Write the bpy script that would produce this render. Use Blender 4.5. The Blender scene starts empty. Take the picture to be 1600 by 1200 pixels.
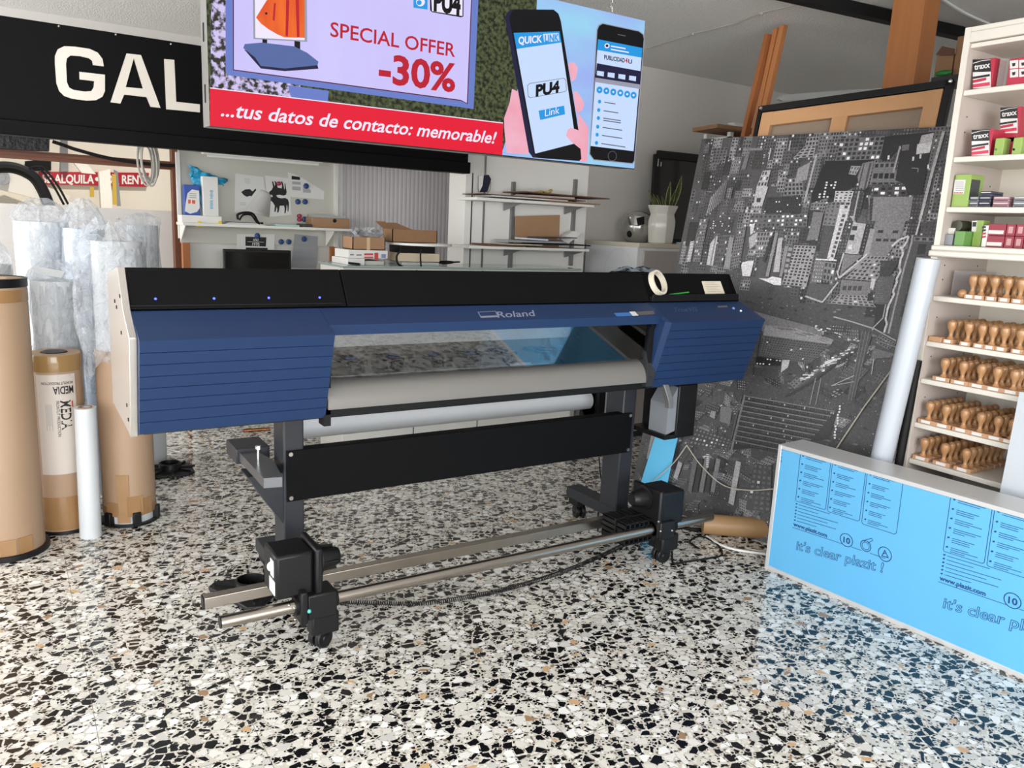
import bpy, bmesh, math, random
from mathutils import Vector, Matrix
import numpy as np
random.seed(7)
SC = bpy.context.scene
COL = SC.collection
PI = math.pi
V = Vector
# ------------------------------------------------------------------ camera
YAW, PITCH, ROLL, CAMH, FPX = 0.57240815, 0.19633196, 0.04629452, 1.5, 1240.0
_f = V((math.sin(YAW)*math.cos(PITCH), math.cos(YAW)*math.cos(PITCH), -math.sin(PITCH)))
_r = V((math.cos(YAW), -math.sin(YAW), 0)); _u = _r.cross(_f)
CR = _r*math.cos(ROLL)+_u*math.sin(ROLL); CU = -_r*math.sin(ROLL)+_u*math.cos(ROLL); CF = _f
CC = V((0, 0, CAMH))
cam = bpy.data.cameras.new('camera'); cam.sensor_width = 36; cam.lens = FPX/1600*36; cam.clip_start = .05
co = bpy.data.objects.new('camera', cam); COL.objects.link(co)
M = Matrix((CR, CU, -CF)).transposed().to_4x4(); M.translation = CC; co.matrix_world = M
SC.camera = co
# ------------------------------------------------------------------ look, sky, sun, daylight of the shop windows, added rear fill
SC.view_settings.view_transform = 'Standard'; SC.view_settings.look = 'None'
SC.view_settings.gamma = 1; SC.view_settings.use_curve_mapping = False
SC.view_settings.exposure = 0.13
W = bpy.data.worlds.new('sky'); SC.world = W; W.use_nodes = True
nt = W.node_tree; nt.nodes.clear()
wo = nt.nodes.new('ShaderNodeOutputWorld'); bg = nt.nodes.new('ShaderNodeBackground'); sk = nt.nodes.new('ShaderNodeTexSky')
sk.sky_type = 'NISHITA'; sk.sun_disc = False; sk.sun_elevation = math.radians(40); sk.sun_rotation = 1.0
bg.inputs[1].default_value = 0.12
nt.links.new(sk.outputs[0], bg.inputs[0]); nt.links.new(bg.outputs[0], wo.inputs[0])
def area(name, loc, rot, sx, sy, power, col=(1, 1, 1)):
    l = bpy.data.lights.new(name, 'AREA'); l.shape = 'RECTANGLE'; l.size = sx; l.size_y = sy; l.energy = power; l.color = col
    o = bpy.data.objects.new(name, l); o.location = loc; o.rotation_euler = rot; COL.objects.link(o); return o
sun = bpy.data.lights.new('sun', 'SUN'); sun.energy = 3.2; sun.angle = .01; sun.color = (1, .95, .87)
so = bpy.data.objects.new('sun', sun); so.rotation_euler = (math.radians(30), 0, math.radians(20)); COL.objects.link(so)
# daylight entering by the left and the front shop windows (openings are cut in those walls), plus an added rear fill lamp
area('daylight_left_window', (-2.98, -.3, 1.5), (0, -PI/2, 0), 2.2, 5.0, 165, (1, .995, .98))
area('added_fill_left_rear', (-2.98, 4.85, 1.55), (0, -PI/2, 0), 1.9, 2.2, 120, (1, .995, .98))  # added fill lamp, no known window here; brightens the rear of the room
area('daylight_front_window', (-.3, -3.98, 1.5), (PI/2, 0, 0), 4.6, 2.2, 330, (.96, .98, 1))
# ------------------------------------------------------------------ pixel rays (1600x1200) used to read real positions off the photograph
def ray(px, py):
    return (CF + CR*((px-800)/FPX) - CU*((py-600)/FPX))
def at(px, py, **k):
    d = ray(px, py); (a, v), = k.items(); i = 'xyz'.index(a); return CC + d*((v-CC[i])/d[i])
class Plane:
    def __init__(s, p, n): s.p = V(p); s.n = V(n).normalized(); s.n = s.n if (CC-s.p).dot(s.n) > 0 else -s.n
    def __call__(s, px, py, e=0.0):
        d = ray(px, py); q = s.p+s.n*e; return CC + d*((q-CC).dot(s.n)/d.dot(s.n))
    def put(s, p, e): return p+s.n*e
# ------------------------------------------------------------------ materials
def lin(c):
    def f(x):
        x /= 255.0
        return x/12.92 if x <= .04045 else ((x+.055)/1.055)**2.4
    return (f(c[0]), f(c[1]), f(c[2]), 1)
MATS = {}
def mat(name, rgb, rough=.5, metal=0, spec=.5, emit=0, noise=None, bump=None, alpha=1, trans=0, stretch=None, coat=0):
    """noise=(scale, amount, rgb2) mottles the colour; bump=(scale, strength)"""
    if name in MATS: return MATS[name]
    m = bpy.data.materials.new(name); m.use_nodes = True; t = m.node_tree; b = t.nodes['Principled BSDF']
    I = b.inputs
    I['Base Color'].default_value = lin(rgb); I['Roughness'].default_value = rough; I['Metallic'].default_value = metal
    I['Specular IOR Level'].default_value = spec; I['Alpha'].default_value = alpha; I['Transmission Weight'].default_value = trans
    I['Coat Weight'].default_value = coat; I['Coat Roughness'].default_value = .05
    if emit: I['Emission Color'].default_value = lin(rgb); I['Emission Strength'].default_value = emit
    if noise or bump:
        tc = t.nodes.new('ShaderNodeTexCoord'); mp = t.nodes.new('ShaderNodeMapping'); t.links.new(tc.outputs['Object'], mp.inputs[0])
        if stretch: mp.inputs['Scale'].default_value = stretch
    if noise:
        n = t.nodes.new('ShaderNodeTexNoise'); n.inputs['Scale'].default_value = noise[0]; n.inputs['Detail'].default_value = 5
        t.links.new(mp.outputs[0], n.inputs[0])
        r = t.nodes.new('ShaderNodeValToRGB'); e = r.color_ramp.elements
        e[0].position = .5-noise[1]/2; e[1].position = .5+noise[1]/2; e[0].color = lin(rgb); e[1].color = lin(noise[2])
        t.links.new(n.outputs[0], r.inputs[0]); t.links.new(r.outputs[0], I['Base Color'])
        if emit: t.links.new(r.outputs[0], I['Emission Color'])
    if bump:
        n2 = t.nodes.new('ShaderNodeTexNoise'); n2.inputs['Scale'].default_value = bump[0]; n2.inputs['Detail'].default_value = 4
        t.links.new(mp.outputs[0], n2.inputs[0]); bp = t.nodes.new('ShaderNodeBump'); bp.inputs['Strength'].default_value = bump[1]; bp.inputs['Distance'].default_value = .02
        t.links.new(n2.outputs[0], bp.inputs['Height']); t.links.new(bp.outputs[0], I['Normal'])
    MATS[name] = m; return m
def emat(name, rgb, s=1.0, noise=None, stretch=None):
    return mat(name, rgb, rough=.35, emit=s, noise=noise, stretch=stretch, spec=.2) if False else _screen(name, rgb, s, noise, stretch)
def _screen(name, rgb, s, noise, stretch):
    """an LED screen's own light: black face, emission in the picture's colour"""
    if name in MATS: return MATS[name]
    m = mat(name, rgb, rough=.5, emit=s, noise=noise, stretch=stretch, spec=.08)
    b = m.node_tree.nodes['Principled BSDF']
    for l in list(b.inputs['Base Color'].links): m.node_tree.links.remove(l)
    b.inputs['Base Color'].default_value = (.006, .006, .006, 1)
    return m
# ------------------------------------------------------------------ mesh builder
WP = {}
class MB:
    def __init__(s): s.v = []; s.f = []; s.mi = []; s.cur = 0; s.cols = None
    def m(s, i): s.cur = i; return s
    def add(s, vs, fs):
        o = len(s.v); s.v += [tuple(x) for x in vs]
        for f in fs: s.f.append([o+i for i in f]); s.mi.append(s.cur)
        return s
    def hexa(s, p):   # 8 points: bottom ring 0-3, top ring 4-7
        return s.add(p, [(3, 2, 1, 0), (4, 5, 6, 7), (0, 1, 5, 4), (1, 2, 6, 5), (2, 3, 7, 6), (3, 0, 4, 7)])
    def box(s, x0, x1, y0, y1, z0, z1):
        return s.hexa([(x0, y0, z0), (x1, y0, z0), (x1, y1, z0), (x0, y1, z0), (x0, y0, z1), (x1, y0, z1), (x1, y1, z1), (x0, y1, z1)])
    def obox(s, c, ax, ay, az):   # centre, half axes
        c, ax, ay, az = V(c), V(ax), V(ay), V(az)
        return s.hexa([c+ax*i+ay*j+az*k for k in (-1, 1) for i, j in ((-1, -1), (1, -1), (1, 1), (-1, 1))])
    def prism(s, poly, ext):      # planar polygon of 3d points, extruded
        n = len(poly); e = V(ext); a = [V(p) for p in poly]
        s.add(a+[p+e for p in a], [tuple(range(n))[::-1], tuple(range(n, 2*n))]+[(i, (i+1) % n, n+(i+1) % n, n+i) for i in range(n)]); return s
    def profx(s, prof, x0, x1):   # (y,z) profile extruded along x
        return s.prism([(x0, y, z) for y, z in prof], (x1-x0, 0, 0))
    def poly(s, pts): return s.add(pts, [tuple(range(len(pts)))])
    def cyl(s, p0, p1, r0, r1=None, n=20, cap=True):
        r1 = r0 if r1 is None else r1; p0, p1 = V(p0), V(p1); d = (p1-p0).normalized()
        a = d.orthogonal().normalized(); b = d.cross(a)
        vs = [p0+(a*math.cos(t)+b*math.sin(t))*r0 for t in [2*PI*i/n for i in range(n)]]+[p1+(a*math.cos(t)+b*math.sin(t))*r1 for t in [2*PI*i/n for i in range(n)]]
        fs = [(i, (i+1) % n, n+(i+1) % n, n+i) for i in range(n)]
        if cap: fs += [tuple(range(n))[::-1], tuple(range(n, 2*n))]
        return s.add(vs, fs)
    def lathe(s, prof, base=(0, 0, 0), axis=(0, 0, 1), n=20, cap=True, a0=0, wob=None):
        d = V(axis).normalized(); a = d.orthogonal().normalized(); b = d.cross(a); base = V(base); vs = []
        if abs(d.z) > .99: a = V((1, 0, 0)); b = d.cross(a)
        for k, (r, h) in enumerate(prof):
            for i in range(n):
                t = 2*PI*i/n+a0; q = r*(wob(t, h) if wob else 1); vs.append(base+d*h+(a*math.cos(t)+b*math.sin(t))*q)
        fs = [(k*n+i, k*n+(i+1) % n, (k+1)*n+(i+1) % n, (k+1)*n+i) for k in range(len(prof)-1) for i in range(n)]
        if cap: fs += [tuple(range(n))[::-1], tuple(range((len(prof)-1)*n, len(prof)*n))]
        return s.add(vs, fs)
    def tube(s, path, r, n=8, closed=False):
        P = [V(p) for p in path]; N = len(P); vs = []; up = None
        for i, p in enumerate(P):
            d = (P[min(i+1, N-1)]-P[max(i-1, 0)])
            d = d.normalized() if d.length > 1e-9 else V((0, 0, 1))
            a = (up - d*up.dot(d)).normalized() if up is not None and (up-d*up.dot(d)).length > 1e-4 else d.orthogonal().normalized()
            up = a; b = d.cross(a)
            vs += [p+(a*math.cos(t)+b*math.sin(t))*r for t in [2*PI*k/n for k in range(n)]]
        fs = [(i*n+k, i*n+(k+1) % n, (i+1)*n+(k+1) % n, (i+1)*n+k) for i in range(N-1) for k in range(n)]
        fs += [tuple(range(n))[::-1], tuple(range((N-1)*n, N*n))]
        return s.add(vs, fs)
    def ball(s, c, rx, ry=None, rz=None, n=16, h=10):
        ry = rx if ry is None else ry; rz = rx if rz is None else rz; c = V(c); vs = []; fs = []
        for j in range(1, h):
            for i in range(n):
                t, q = 2*PI*i/n, PI*j/h; vs.append(c+V((rx*math.cos(t)*math.sin(q), ry*math.sin(t)*math.sin(q), -rz*math.cos(q))))
        vs += [c-V((0, 0, rz)), c+V((0, 0, rz))]; T = len(vs)
        for j in range(h-2):
            for i in range(n): fs.append((j*n+i, j*n+(i+1) % n, (j+1)*n+(i+1) % n, (j+1)*n+i))
        for i in range(n): fs.append((T-2, (i+1) % n, i)); fs.append((T-1, (h-2)*n+i, (h-2)*n+(i+1) % n))
        return s.add(vs, fs)
    def text(s, txt, bl, br, tl, bold=0.0, shear=0.0, fit='cap'):
        """lettering laid so that its box runs from bl to br and up to tl (baseline to cap height)"""
        vs, fs, x0, x1 = text_mesh(txt, bold, shear); bl, br, tl = V(bl), V(br), V(tl)
        return s.add([bl+(br-bl)*((x-x0)/(x1-x0))+(tl-bl)*(y/.69) for x, y in vs], fs)
    def build(s, name, mats, parent=None, origin=None, bev=0, smooth=True, ang=32, seg=2, sub=0, solid=0):
        me = bpy.data.meshes.new(name); pw = WP.get(parent.name, V((0, 0, 0))) if parent else V((0, 0, 0))
        o0 = V(origin) if origin is not None else pw
        me.from_pydata([tuple(V(v)-o0) for v in s.v], [], s.f)
        ml = mats if isinstance(mats, (list, tuple)) else [mats]
        for m_ in ml: me.materials.append(m_)
        if len(ml) > 1: me.polygons.foreach_set('material_index', s.mi)
        bm = bmesh.new(); bm.from_mesh(me); bmesh.ops.recalc_face_normals(bm, faces=bm.faces) if s.fixn else None; bm.to_mesh(me); bm.free()
        if s.cols is not None:
            ca = me.color_attributes.new('tone', 'FLOAT_COLOR', 'CORNER'); buf = []
            for p, c in zip(me.polygons, s.cols): buf += list(c)*p.loop_total
            ca.data.foreach_set('color', buf)
        if smooth:
            me.polygons.foreach_set('use_smooth', [True]*len(me.polygons)); me.set_sharp_from_angle(angle=math.radians(ang))
        o = bpy.data.objects.new(name, me); COL.objects.link(o)
        if parent: o.parent = parent
        o.location = o0-pw; WP[o.name] = o0
        if bev: b = o.modifiers.new('bevel', 'BEVEL'); b.width = bev; b.segments = seg; b.limit_method = 'ANGLE'; b.angle_limit = math.radians(40); b.use_clamp_overlap = True
        if sub: q = o.modifiers.new('sub', 'SUBSURF'); q.levels = sub; q.render_levels = sub
        if solid: q = o.modifiers.new('solid', 'SOLIDIFY'); q.thickness = solid; q.offset = 0
        return o
    fixn = True
class Art(MB): fixn = False
_TX = {}
def text_mesh(txt, bold=0.0, shear=0.0):
    k = (txt, bold, shear)
    if k in _TX: return _TX[k]
    cu = bpy.data.curves.new('lettering', 'FONT'); cu.body = txt; cu.size = 1; cu.offset = bold; cu.shear = shear; cu.resolution_u = 3
    ob = bpy.data.objects.new('lettering', cu); COL.objects.link(ob)
    dg = bpy.context.evaluated_depsgraph_get(); me = bpy.data.meshes.new_from_object(ob.evaluated_get(dg))
    vs = [(v.co.x, v.co.y) for v in me.vertices]; fs = [tuple(p.vertices) for p in me.polygons]
    bpy.data.objects.remove(ob); bpy.data.curves.remove(cu); bpy.data.meshes.remove(me)
    xs = [v[0] for v in vs] or [0, 1]
    _TX[k] = (vs, fs, min(xs), max(xs)); return _TX[k]
def tag(o, label, cat, group=None):
    o['label'] = label; o['category'] = cat
    if group: o['group'] = group
    return o
def thing(name, label, cat, loc=(0, 0, 0), group=None):
    o = bpy.data.objects.new(name, None); COL.objects.link(o); o.location = loc; o.empty_display_size = .05; WP[o.name] = V(loc)
    return tag(o, label, cat, group)
def struct(o): o['kind'] = 'structure'; return o
def copy_tree(root, loc, label, rotz=0, group=None):
    r = root.copy(); COL.objects.link(r); r.location = loc; r.rotation_euler = (0, 0, rotz); r['label'] = label
    if group: r['group'] = group
    for ch in root.children:
        c = ch.copy(); COL.objects.link(c); c.parent = r
        for g in ch.children:
            d = g.copy(); COL.objects.link(d); d.parent = c
    return r
def single(mb, name, mats, label, cat, origin, group=None, **k):
    return tag(mb.build(name, mats, None, origin, **k), label, cat, group)
def arc(c, r, a0, a1, n=8): return [(c[0]+r*math.cos(math.radians(a0+(a1-a0)*i/n)), c[1]+r*math.sin(math.radians(a0+(a1-a0)*i/n))) for i in range(n+1)]
def bez(P, n=20):
    """smooth path through points (Catmull-Rom)"""
    P = [V(p) for p in P]; Q = [P[0]*2-P[1]]+P+[P[-1]*2-P[-2]]; out = []
    for i in range(1, len(Q)-2):
        for k in range(n):
            t = k/n; a, b, c, d = Q[i-1:i+3]
            out.append((b*2+(c-a)*t+(a*2-b*5+c*4-d)*t*t+(b*3-a-c*3+d)*t**3)*.5)
    return out+[P[-1]]
# ------------------------------------------------------------------ shared materials
BLACK = mat('black plastic', (19, 19, 20), .42, spec=.35)
BLACK2 = mat('matt black', (12, 12, 13), .6, spec=.3)
DARK = mat('dark grey painted steel', (44, 46, 51), .42, spec=.4)
WHITE = mat('white plastic', (228, 226, 222), .4)
PAPER = mat('white paper', (222, 221, 218), .7)
CARD = mat('brown cardboard', (166, 130, 98), .75, noise=(9, .9, (154, 118, 88)))
CARD2 = mat('tan cardboard', (148, 112, 80), .75, noise=(14, .8, (134, 100, 70)))
KRAFT = mat('kraft tube paper', (180, 151, 124), .55, noise=(5, .9, (166, 137, 110)), stretch=(1, 1, .3))
STEEL = mat('brushed steel', (190, 186, 180), .3, metal=1)
GREYM = mat('grey metal', (140, 140, 140), .4, metal=.6)
BLUEM = mat('dark blue plastic disc', (28, 66, 120), .4)
CHROME = mat('chrome', (220, 220, 220), .12, metal=1)
# ------------------------------------------------------------------ setting
def floor_material():
    m = bpy.data.materials.new('terrazzo'); m.use_nodes = True; t = m.node_tree; N = t.nodes; L = t.links; b = N['Principled BSDF']
    tc = N.new('ShaderNodeTexCoord'); co_ = tc.outputs['Object']
    nz = N.new('ShaderNodeTexNoise'); nz.inputs['Scale'].default_value = 28; nz.inputs['Detail'].default_value = 2; L.new(co_, nz.inputs[0])
    mx = N.new('ShaderNodeVectorMath'); mx.operation = 'MULTIPLY_ADD'; L.new(nz.outputs['Color'], mx.inputs[0]); mx.inputs[1].default_value = (.007, .007, 0); L.new(co_, mx.inputs[2])
    def chips(scale, gap0, gapr, stops, src, rot):
        mp = N.new('ShaderNodeMapping'); L.new(src, mp.inputs[0]); mp.inputs['Rotation'].default_value = (0, 0, rot); mp.inputs['Scale'].default_value = (1, 1.12, 1)
        v = N.new('ShaderNodeTexVoronoi'); v.voronoi_dimensions = '2D'; v.inputs['Scale'].default_value = scale; L.new(mp.outputs[0], v.inputs[0])
        d = N.new('ShaderNodeTexVoronoi'); d.voronoi_dimensions = '2D'; d.feature = 'DISTANCE_TO_EDGE'; d.inputs['Scale'].default_value = scale; L.new(mp.outputs[0], d.inputs[0])
        sp = N.new('ShaderNodeSeparateColor'); L.new(v.outputs['Color'], sp.inputs[0])
        th = N.new('ShaderNodeMath'); th.operation = 'MULTIPLY_ADD'; L.new(sp.outputs[1], th.inputs[0]); th.inputs[1].default_value = gapr; th.inputs[2].default_value = gap0
        gt = N.new('ShaderNodeMath'); gt.operation = 'GREATER_THAN'; L.new(d.outputs['Distance'], gt.inputs[0]); L.new(th.outputs[0], gt.inputs[1])
        r = N.new('ShaderNodeValToRGB'); r.color_ramp.interpolation = 'CONSTANT'; e = r.color_ramp.elements
        e[0].color = lin(stops[0][1]); e[0].position = 0; e[1].position = stops[1][0]; e[1].color = lin(stops[1][1])
        for p, c in stops[2:]: q = e.new(p); q.color = lin(c)
        L.new(sp.outputs[0], r.inputs[0]); return gt.outputs[0], r.outputs[0]
    big = [(0, (20, 20, 23)), (.44, (240, 239, 236)), (.58, (220, 216, 207)), (.72, (230, 227, 221)), (.82, (204, 201, 196)), (.91, (224, 220, 214)), (.972, (206, 168, 126)), (.985, (160, 128, 98))]
    small = [(0, (28, 26, 28)), (.48, (234, 230, 220)), (.72, (214, 205, 190)), (.86, (120, 106, 94))]
    g1, c1 = chips(30, .05, .26, big, mx.outputs[0], .4)
    g2, c2 = chips(74, .06, .26, small, mx.outputs[0], 1.1)
    base = N.new('ShaderNodeMix'); base.data_type = 'RGBA'; L.new(g2, base.inputs[0]); base.inputs[6].default_value = lin((204, 199, 189)); L.new(c2, base.inputs[7])
    top = N.new('ShaderNodeMix'); top.data_type = 'RGBA'; L.new(g1, top.inputs[0]); L.new(base.outputs[2], top.inputs[6]); L.new(c1, top.inputs[7])
    # 40 cm tiles: hairline joints
    sx = N.new('ShaderNodeSeparateXYZ'); L.new(co_, sx.inputs[0]); js = []
    for k, off in ((0, .14), (1, .06)):
        a = N.new('ShaderNodeMath'); a.operation = 'ADD'; L.new(sx.outputs[k], a.inputs[0]); a.inputs[1].default_value = 40-off
        p = N.new('ShaderNodeMath'); p.operation = 'PINGPONG'; L.new(a.outputs[0], p.inputs[0]); p.inputs[1].default_value = .2
        q = N.new('ShaderNodeMath'); q.operation = 'LESS_THAN'; L.new(p.outputs[0], q.inputs[0]); q.inputs[1].default_value = .0011; js.append(q.outputs[0])
    jm = N.new('ShaderNodeMath'); jm.operation = 'MAXIMUM'; L.new(js[0], jm.inputs[0]); L.new(js[1], jm.inputs[1])
    jf = N.new('ShaderNodeMath'); jf.operation = 'MULTIPLY'; L.new(jm.outputs[0], jf.inputs[0]); jf.inputs[1].default_value = .75
    fin = N.new('ShaderNodeMix'); fin.data_type = 'RGBA'; L.new(jf.outputs[0], fin.inputs[0]); L.new(top.outputs[2], fin.inputs[6]); fin.inputs[7].default_value = lin((110, 102, 94))
    L.new(fin.outputs[2], b.inputs['Base Color'])
    b.inputs['Roughness'].default_value = .13; b.inputs['Specular IOR Level'].default_value = .5
    return m
YL, YR, ZC = 6.5, 4.95, 2.75      # rear wall left of the pier, rear wall right of it, ceiling height
WALL = mat('painted wall', (212, 208, 204), .75, bump=(60, .05))
WALLR = mat('painted rear wall', (206, 202, 197), .75, bump=(60, .05))
CEIL = mat('stucco ceiling', (236, 235, 232), .9, bump=(95, .55))
struct(MB().box(-3.2, 9, -4.2, YL+.2, -.12, 0).build('floor', floor_material(), smooth=False))
struct(MB().box(-3.2, 9, -4.2, YL+.2, ZC, ZC+.15).build('ceiling', CEIL, smooth=False))
PX0 = at(724, 400, y=4.72).x; PX1 = at(918, 300, y=4.72).x
w0, w1 = at(100, 322, y=YL), at(278, 330, y=YL); wz0 = w0.z; wz1 = at(140, 218, y=YL).z; wx0, wx1 = -1.0, w1.x
b = MB(); b.box(-3.2, wx0, YL, YL+.12, 0, ZC).box(wx1, 4.6, YL, YL+.12, 0, ZC).box(wx0, wx1, YL, YL+.12, 0, wz0).box(wx0, wx1, YL, YL+.12, wz1, ZC)
struct(b.build('wall_back', WALL, smooth=False))
struct(MB().box(PX0+.9, 9, YR, YR+.12, 0, ZC).build('wall_right_back', WALLR, smooth=False))
struct(MB().box(3.74, 3.86, YR+.12, YL, 0, ZC).build('wall_inner', WALL, smooth=False))
struct(MB().box(PX0, PX1, 4.72, YR, 0, ZC).build('trim_pier', mat('white pier paint', (226, 224, 219), .6), smooth=False))
struct(MB().box(8.9, 9, -4.2, YR, 0, ZC).build('wall_right', WALL, smooth=False))
b = MB().box(-3.2, -3.08, -4.2, -2.75, 0, ZC).box(-3.2, -3.08, 3.15, 3.7, 0, ZC).box(-3.2, -3.08, 6.0, YL, 0, ZC).box(-3.2, -3.08, 3.7, 6.0, 0, .55).box(-3.2, -3.08, 3.7, 6.0, 2.55, ZC).box(-3.2, -3.08, -2.75, 3.15, 0, .35).box(-3.2, -3.08, -2.75, 3.15, 2.65, ZC)  # rear opening is cut only for the added fill lamp
struct(b.build('wall_left', WALL, smooth=False))
b = MB().box(-3.2, -2.7, -4.2, -4.08, 0, ZC).box(2.1, 9, -4.2, -4.08, 0, ZC).box(-2.7, 2.1, -4.2, -4.08, 0, .35).box(-2.7, 2.1, -4.2, -4.08, 2.65, ZC)
struct(b.build('wall_front', WALL, smooth=False))
# ================================================================== wide-format printer
BLUE = mat('navy satin cover', (30, 52, 88), .42, spec=.3)
BLUEL = mat('light navy edge', (66, 98, 165), .4)
GROOVE = mat('groove navy', (20, 36, 70), .6)
PBLK = mat('printer black panel', (11, 11, 12), .6, spec=.12)
ALU = mat('brushed aluminium side', (214, 208, 202), .32, metal=.85, bump=(3, .04), stretch=(1, 1, 60))
APR = mat('beige grey apron', (128, 125, 121), .42, metal=.25)
pr = thing('large_format_printer', 'wide black and blue printer on a wheeled stand in the middle of the floor', 'printer', (1.65, 2.85, 0))
PX_L, PX_R = .318, 3.0
def cover_profile(extra=0):
    r, bt = V((2.492, 1.124)), V((2.588, .822)); n = 8; d = (bt-r)/n; nrm = V((-d.y, d.x)).normalized()*-.005
    P = [(2.655, 1.192)]
    for k in range(n):
        p = r+d*k
        if k: P += [tuple(p-d*.035), tuple(p+nrm*-1), tuple(p+d*.035)]
        else: P.append(tuple(p))
    P += [tuple(bt), (2.62, .812), (3.0, .82), (3.0, 1.192)]
    return P
CP = cover_profile()
lc = MB().profx(CP, PX_L, .906).build('cover', BLUE, pr, smooth=False); lc['label'] = 'left ridged navy cover'
rc = MB().profx(CP, 2.408, PX_R).build('cover', BLUE, pr, smooth=False); rc['label'] = 'right ridged navy cover'
# bevelled inner edge of the right cover
b = MB(); P = [(2.655, 1.192), (2.492, 1.124), (2.588, .822)]; Q = [(2.66, 1.184), (2.515, 1.126), (2.606, .822)]
for i in range(2):
    a0, a1 = P[i], P[i+1]; c0, c1 = Q[i], Q[i+1]
    b.hexa([(2.407, a0[0], a0[1]), (2.39, c0[0], c0[1]), (2.39, c1[0], c1[1]), (2.407, a1[0], a1[1]), (2.4075, a0[0]+.05, a0[1]), (2.3905, c0[0]+.05, c0[1]), (2.3905, c1[0]+.05, c1[1]), (2.4075, a1[0]+.05, a1[1])])
b.build('cover_edge', BLUE, rc, smooth=False)
# side panels
SP = [(2.742, 1.322), (2.655, 1.197), (2.538, 1.128), (2.6, .88), (2.618, .806), (2.66, .812), (3.06, .822), (3.045, 1.278)]
sp = MB().profx(SP, .296, .318).build('side_panel', ALU, pr, bev=.002); sp['label'] = 'bare aluminium left end panel'
MB().profx([(2.742, 1.316), (2.665, 1.197), (3.06, .822), (3.045, 1.278)], PX_R, PX_R+.004).build('side_panel', PBLK, pr)['label'] = 'black right end panel'
for py_, pz_ in ((2.70, 1.235), (2.71, 1.12), (2.84, 1.205), (2.80, 1.19), (2.66, .9), (2.642, .858)):
    MB().cyl((.2965, py_, pz_), (.2935, py_, pz_), .006, n=10).build('screw', BLACK, sp)
# black upper body: left hatch, long centre hood, right tray
def top_prof(): return [(2.742, 1.32), (2.662, 1.197), (2.70, 1.19), (3.03, 1.19), (3.04, 1.276)]
th = MB().profx(top_prof(), PX_L, 1.011).build('top_hatch', PBLK, pr, bev=.003); th['label'] = 'left black hatch with four status lamps'
MB().profx(top_prof(), 1.014, 2.43).build('top_hood', PBLK, pr, bev=.003)
MB().box(PX_L, .995, 2.668, 2.672, 1.2065, 1.2085).build('seam', BLACK2, th)
tp = Plane((0, 2.742, 1.32), V((0, -.123, .08)))
for q in ((243, 467), (334.5, 466.5), (420, 465.5), (499.5, 465)):
    p = tp(*q); MB().ball(p, .0042, n=8, h=6).build('status_lamp', mat('blue status lamp', (70, 90, 255), emit=2.2), th)
tr = MB().profx([(2.748, 1.318), (2.702, 1.222), (2.668, 1.219), (2.664, 1.197), (2.72, 1.19), (3.03, 1.19), (3.04, 1.276)], 2.433, PX_R).build('tool_tray', PBLK, pr, bev=.003)
MB().box(2.44, 2.995, 2.66, 2.67, 1.196, 1.228).build('tray_lip', BLACK2, tr, bev=.003)
# centre hood
HP = [(2.655, 1.192), (2.548, 1.147), (2.553, 1.112), (2.60, 1.108), (3.0, 1.11), (3.0, 1.192)]
hood = MB().profx(HP, .9075, 2.4065).build('front_hood', BLUE, pr, smooth=False)
hp = Plane((0, 2.655, 1.192), V((0, -.045, .107)))
LG = mat('silver lettering', (168, 172, 190), .35, metal=.4)
a = Art()
a.text('Roland', hp(778, 496.3, .001), hp(836, 493.6, .001), hp(776, 487, .001), bold=.008)
def pxline(a, P, pts, w, closed=False, e=.001):
    n = len(pts)
    for i in range(n if closed else n-1):
        p, q = P(*pts[i], e), P(*pts[(i+1) % n], e); d = (q-p).normalized(); s = d.cross(P.n)*w/2; a.poly([p-s-d*w/2, q-s+d*w/2, q+s+d*w/2, p+s-d*w/2])
pxline(a, hp, [(747, 487.6), (774, 486.2), (779, 495), (752, 496.4)], .0035, True)
a.poly([hp(751, 494, .001), hp(777, 492.6, .001), hp(779, 495, .001), hp(752, 496.6, .001)])
a.build('lettering', LG, hood, smooth=False)
a = Art(); a.text('TrueVIS', hp(1053, 487.5, .001), hp(1090, 486, .001), hp(1052, 481, .001)); a.build('lettering', mat('faint lettering', (72, 88, 128), .4), rc, smooth=False)
a = Art().m(0); a.poly([hp(959, 489, .001), hp(983, 488, .001), hp(989, 493.5, .001), hp(964, 494.5, .001)])
a.m(1).poly([hp(983, 487, .0015), hp(992, 486.6, .0015), hp(998, 493, .0015), hp(989, 493.8, .0015)]); a.m(2).poly([hp(994, 487, .001), hp(1021, 485.6, .001), hp(1024, 491, .001), hp(998, 492.6, .001)])
a.build('sticker', [mat('sticker blue', (60, 120, 190), .4), PAPER, mat('sticker grey', (92, 88, 92), .5)], hood, smooth=False)
a = Art(); a.poly([hp(1121, 478, .001), hp(1136, 477.4, .001), hp(1137, 480, .001), hp(1122, 480.6, .001)]); a.build('badge', GREYM, rc, smooth=False)
MB().ball(hp(1157.5, 486), .005, n=8, h=6).build('power_lamp', mat('white blue lamp', (170, 200, 255), emit=2.5), rc)
MB().cyl(hp(1146, 482), hp(1146, 482, .003), .007).build('power_button', BLUEL, rc)
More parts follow.
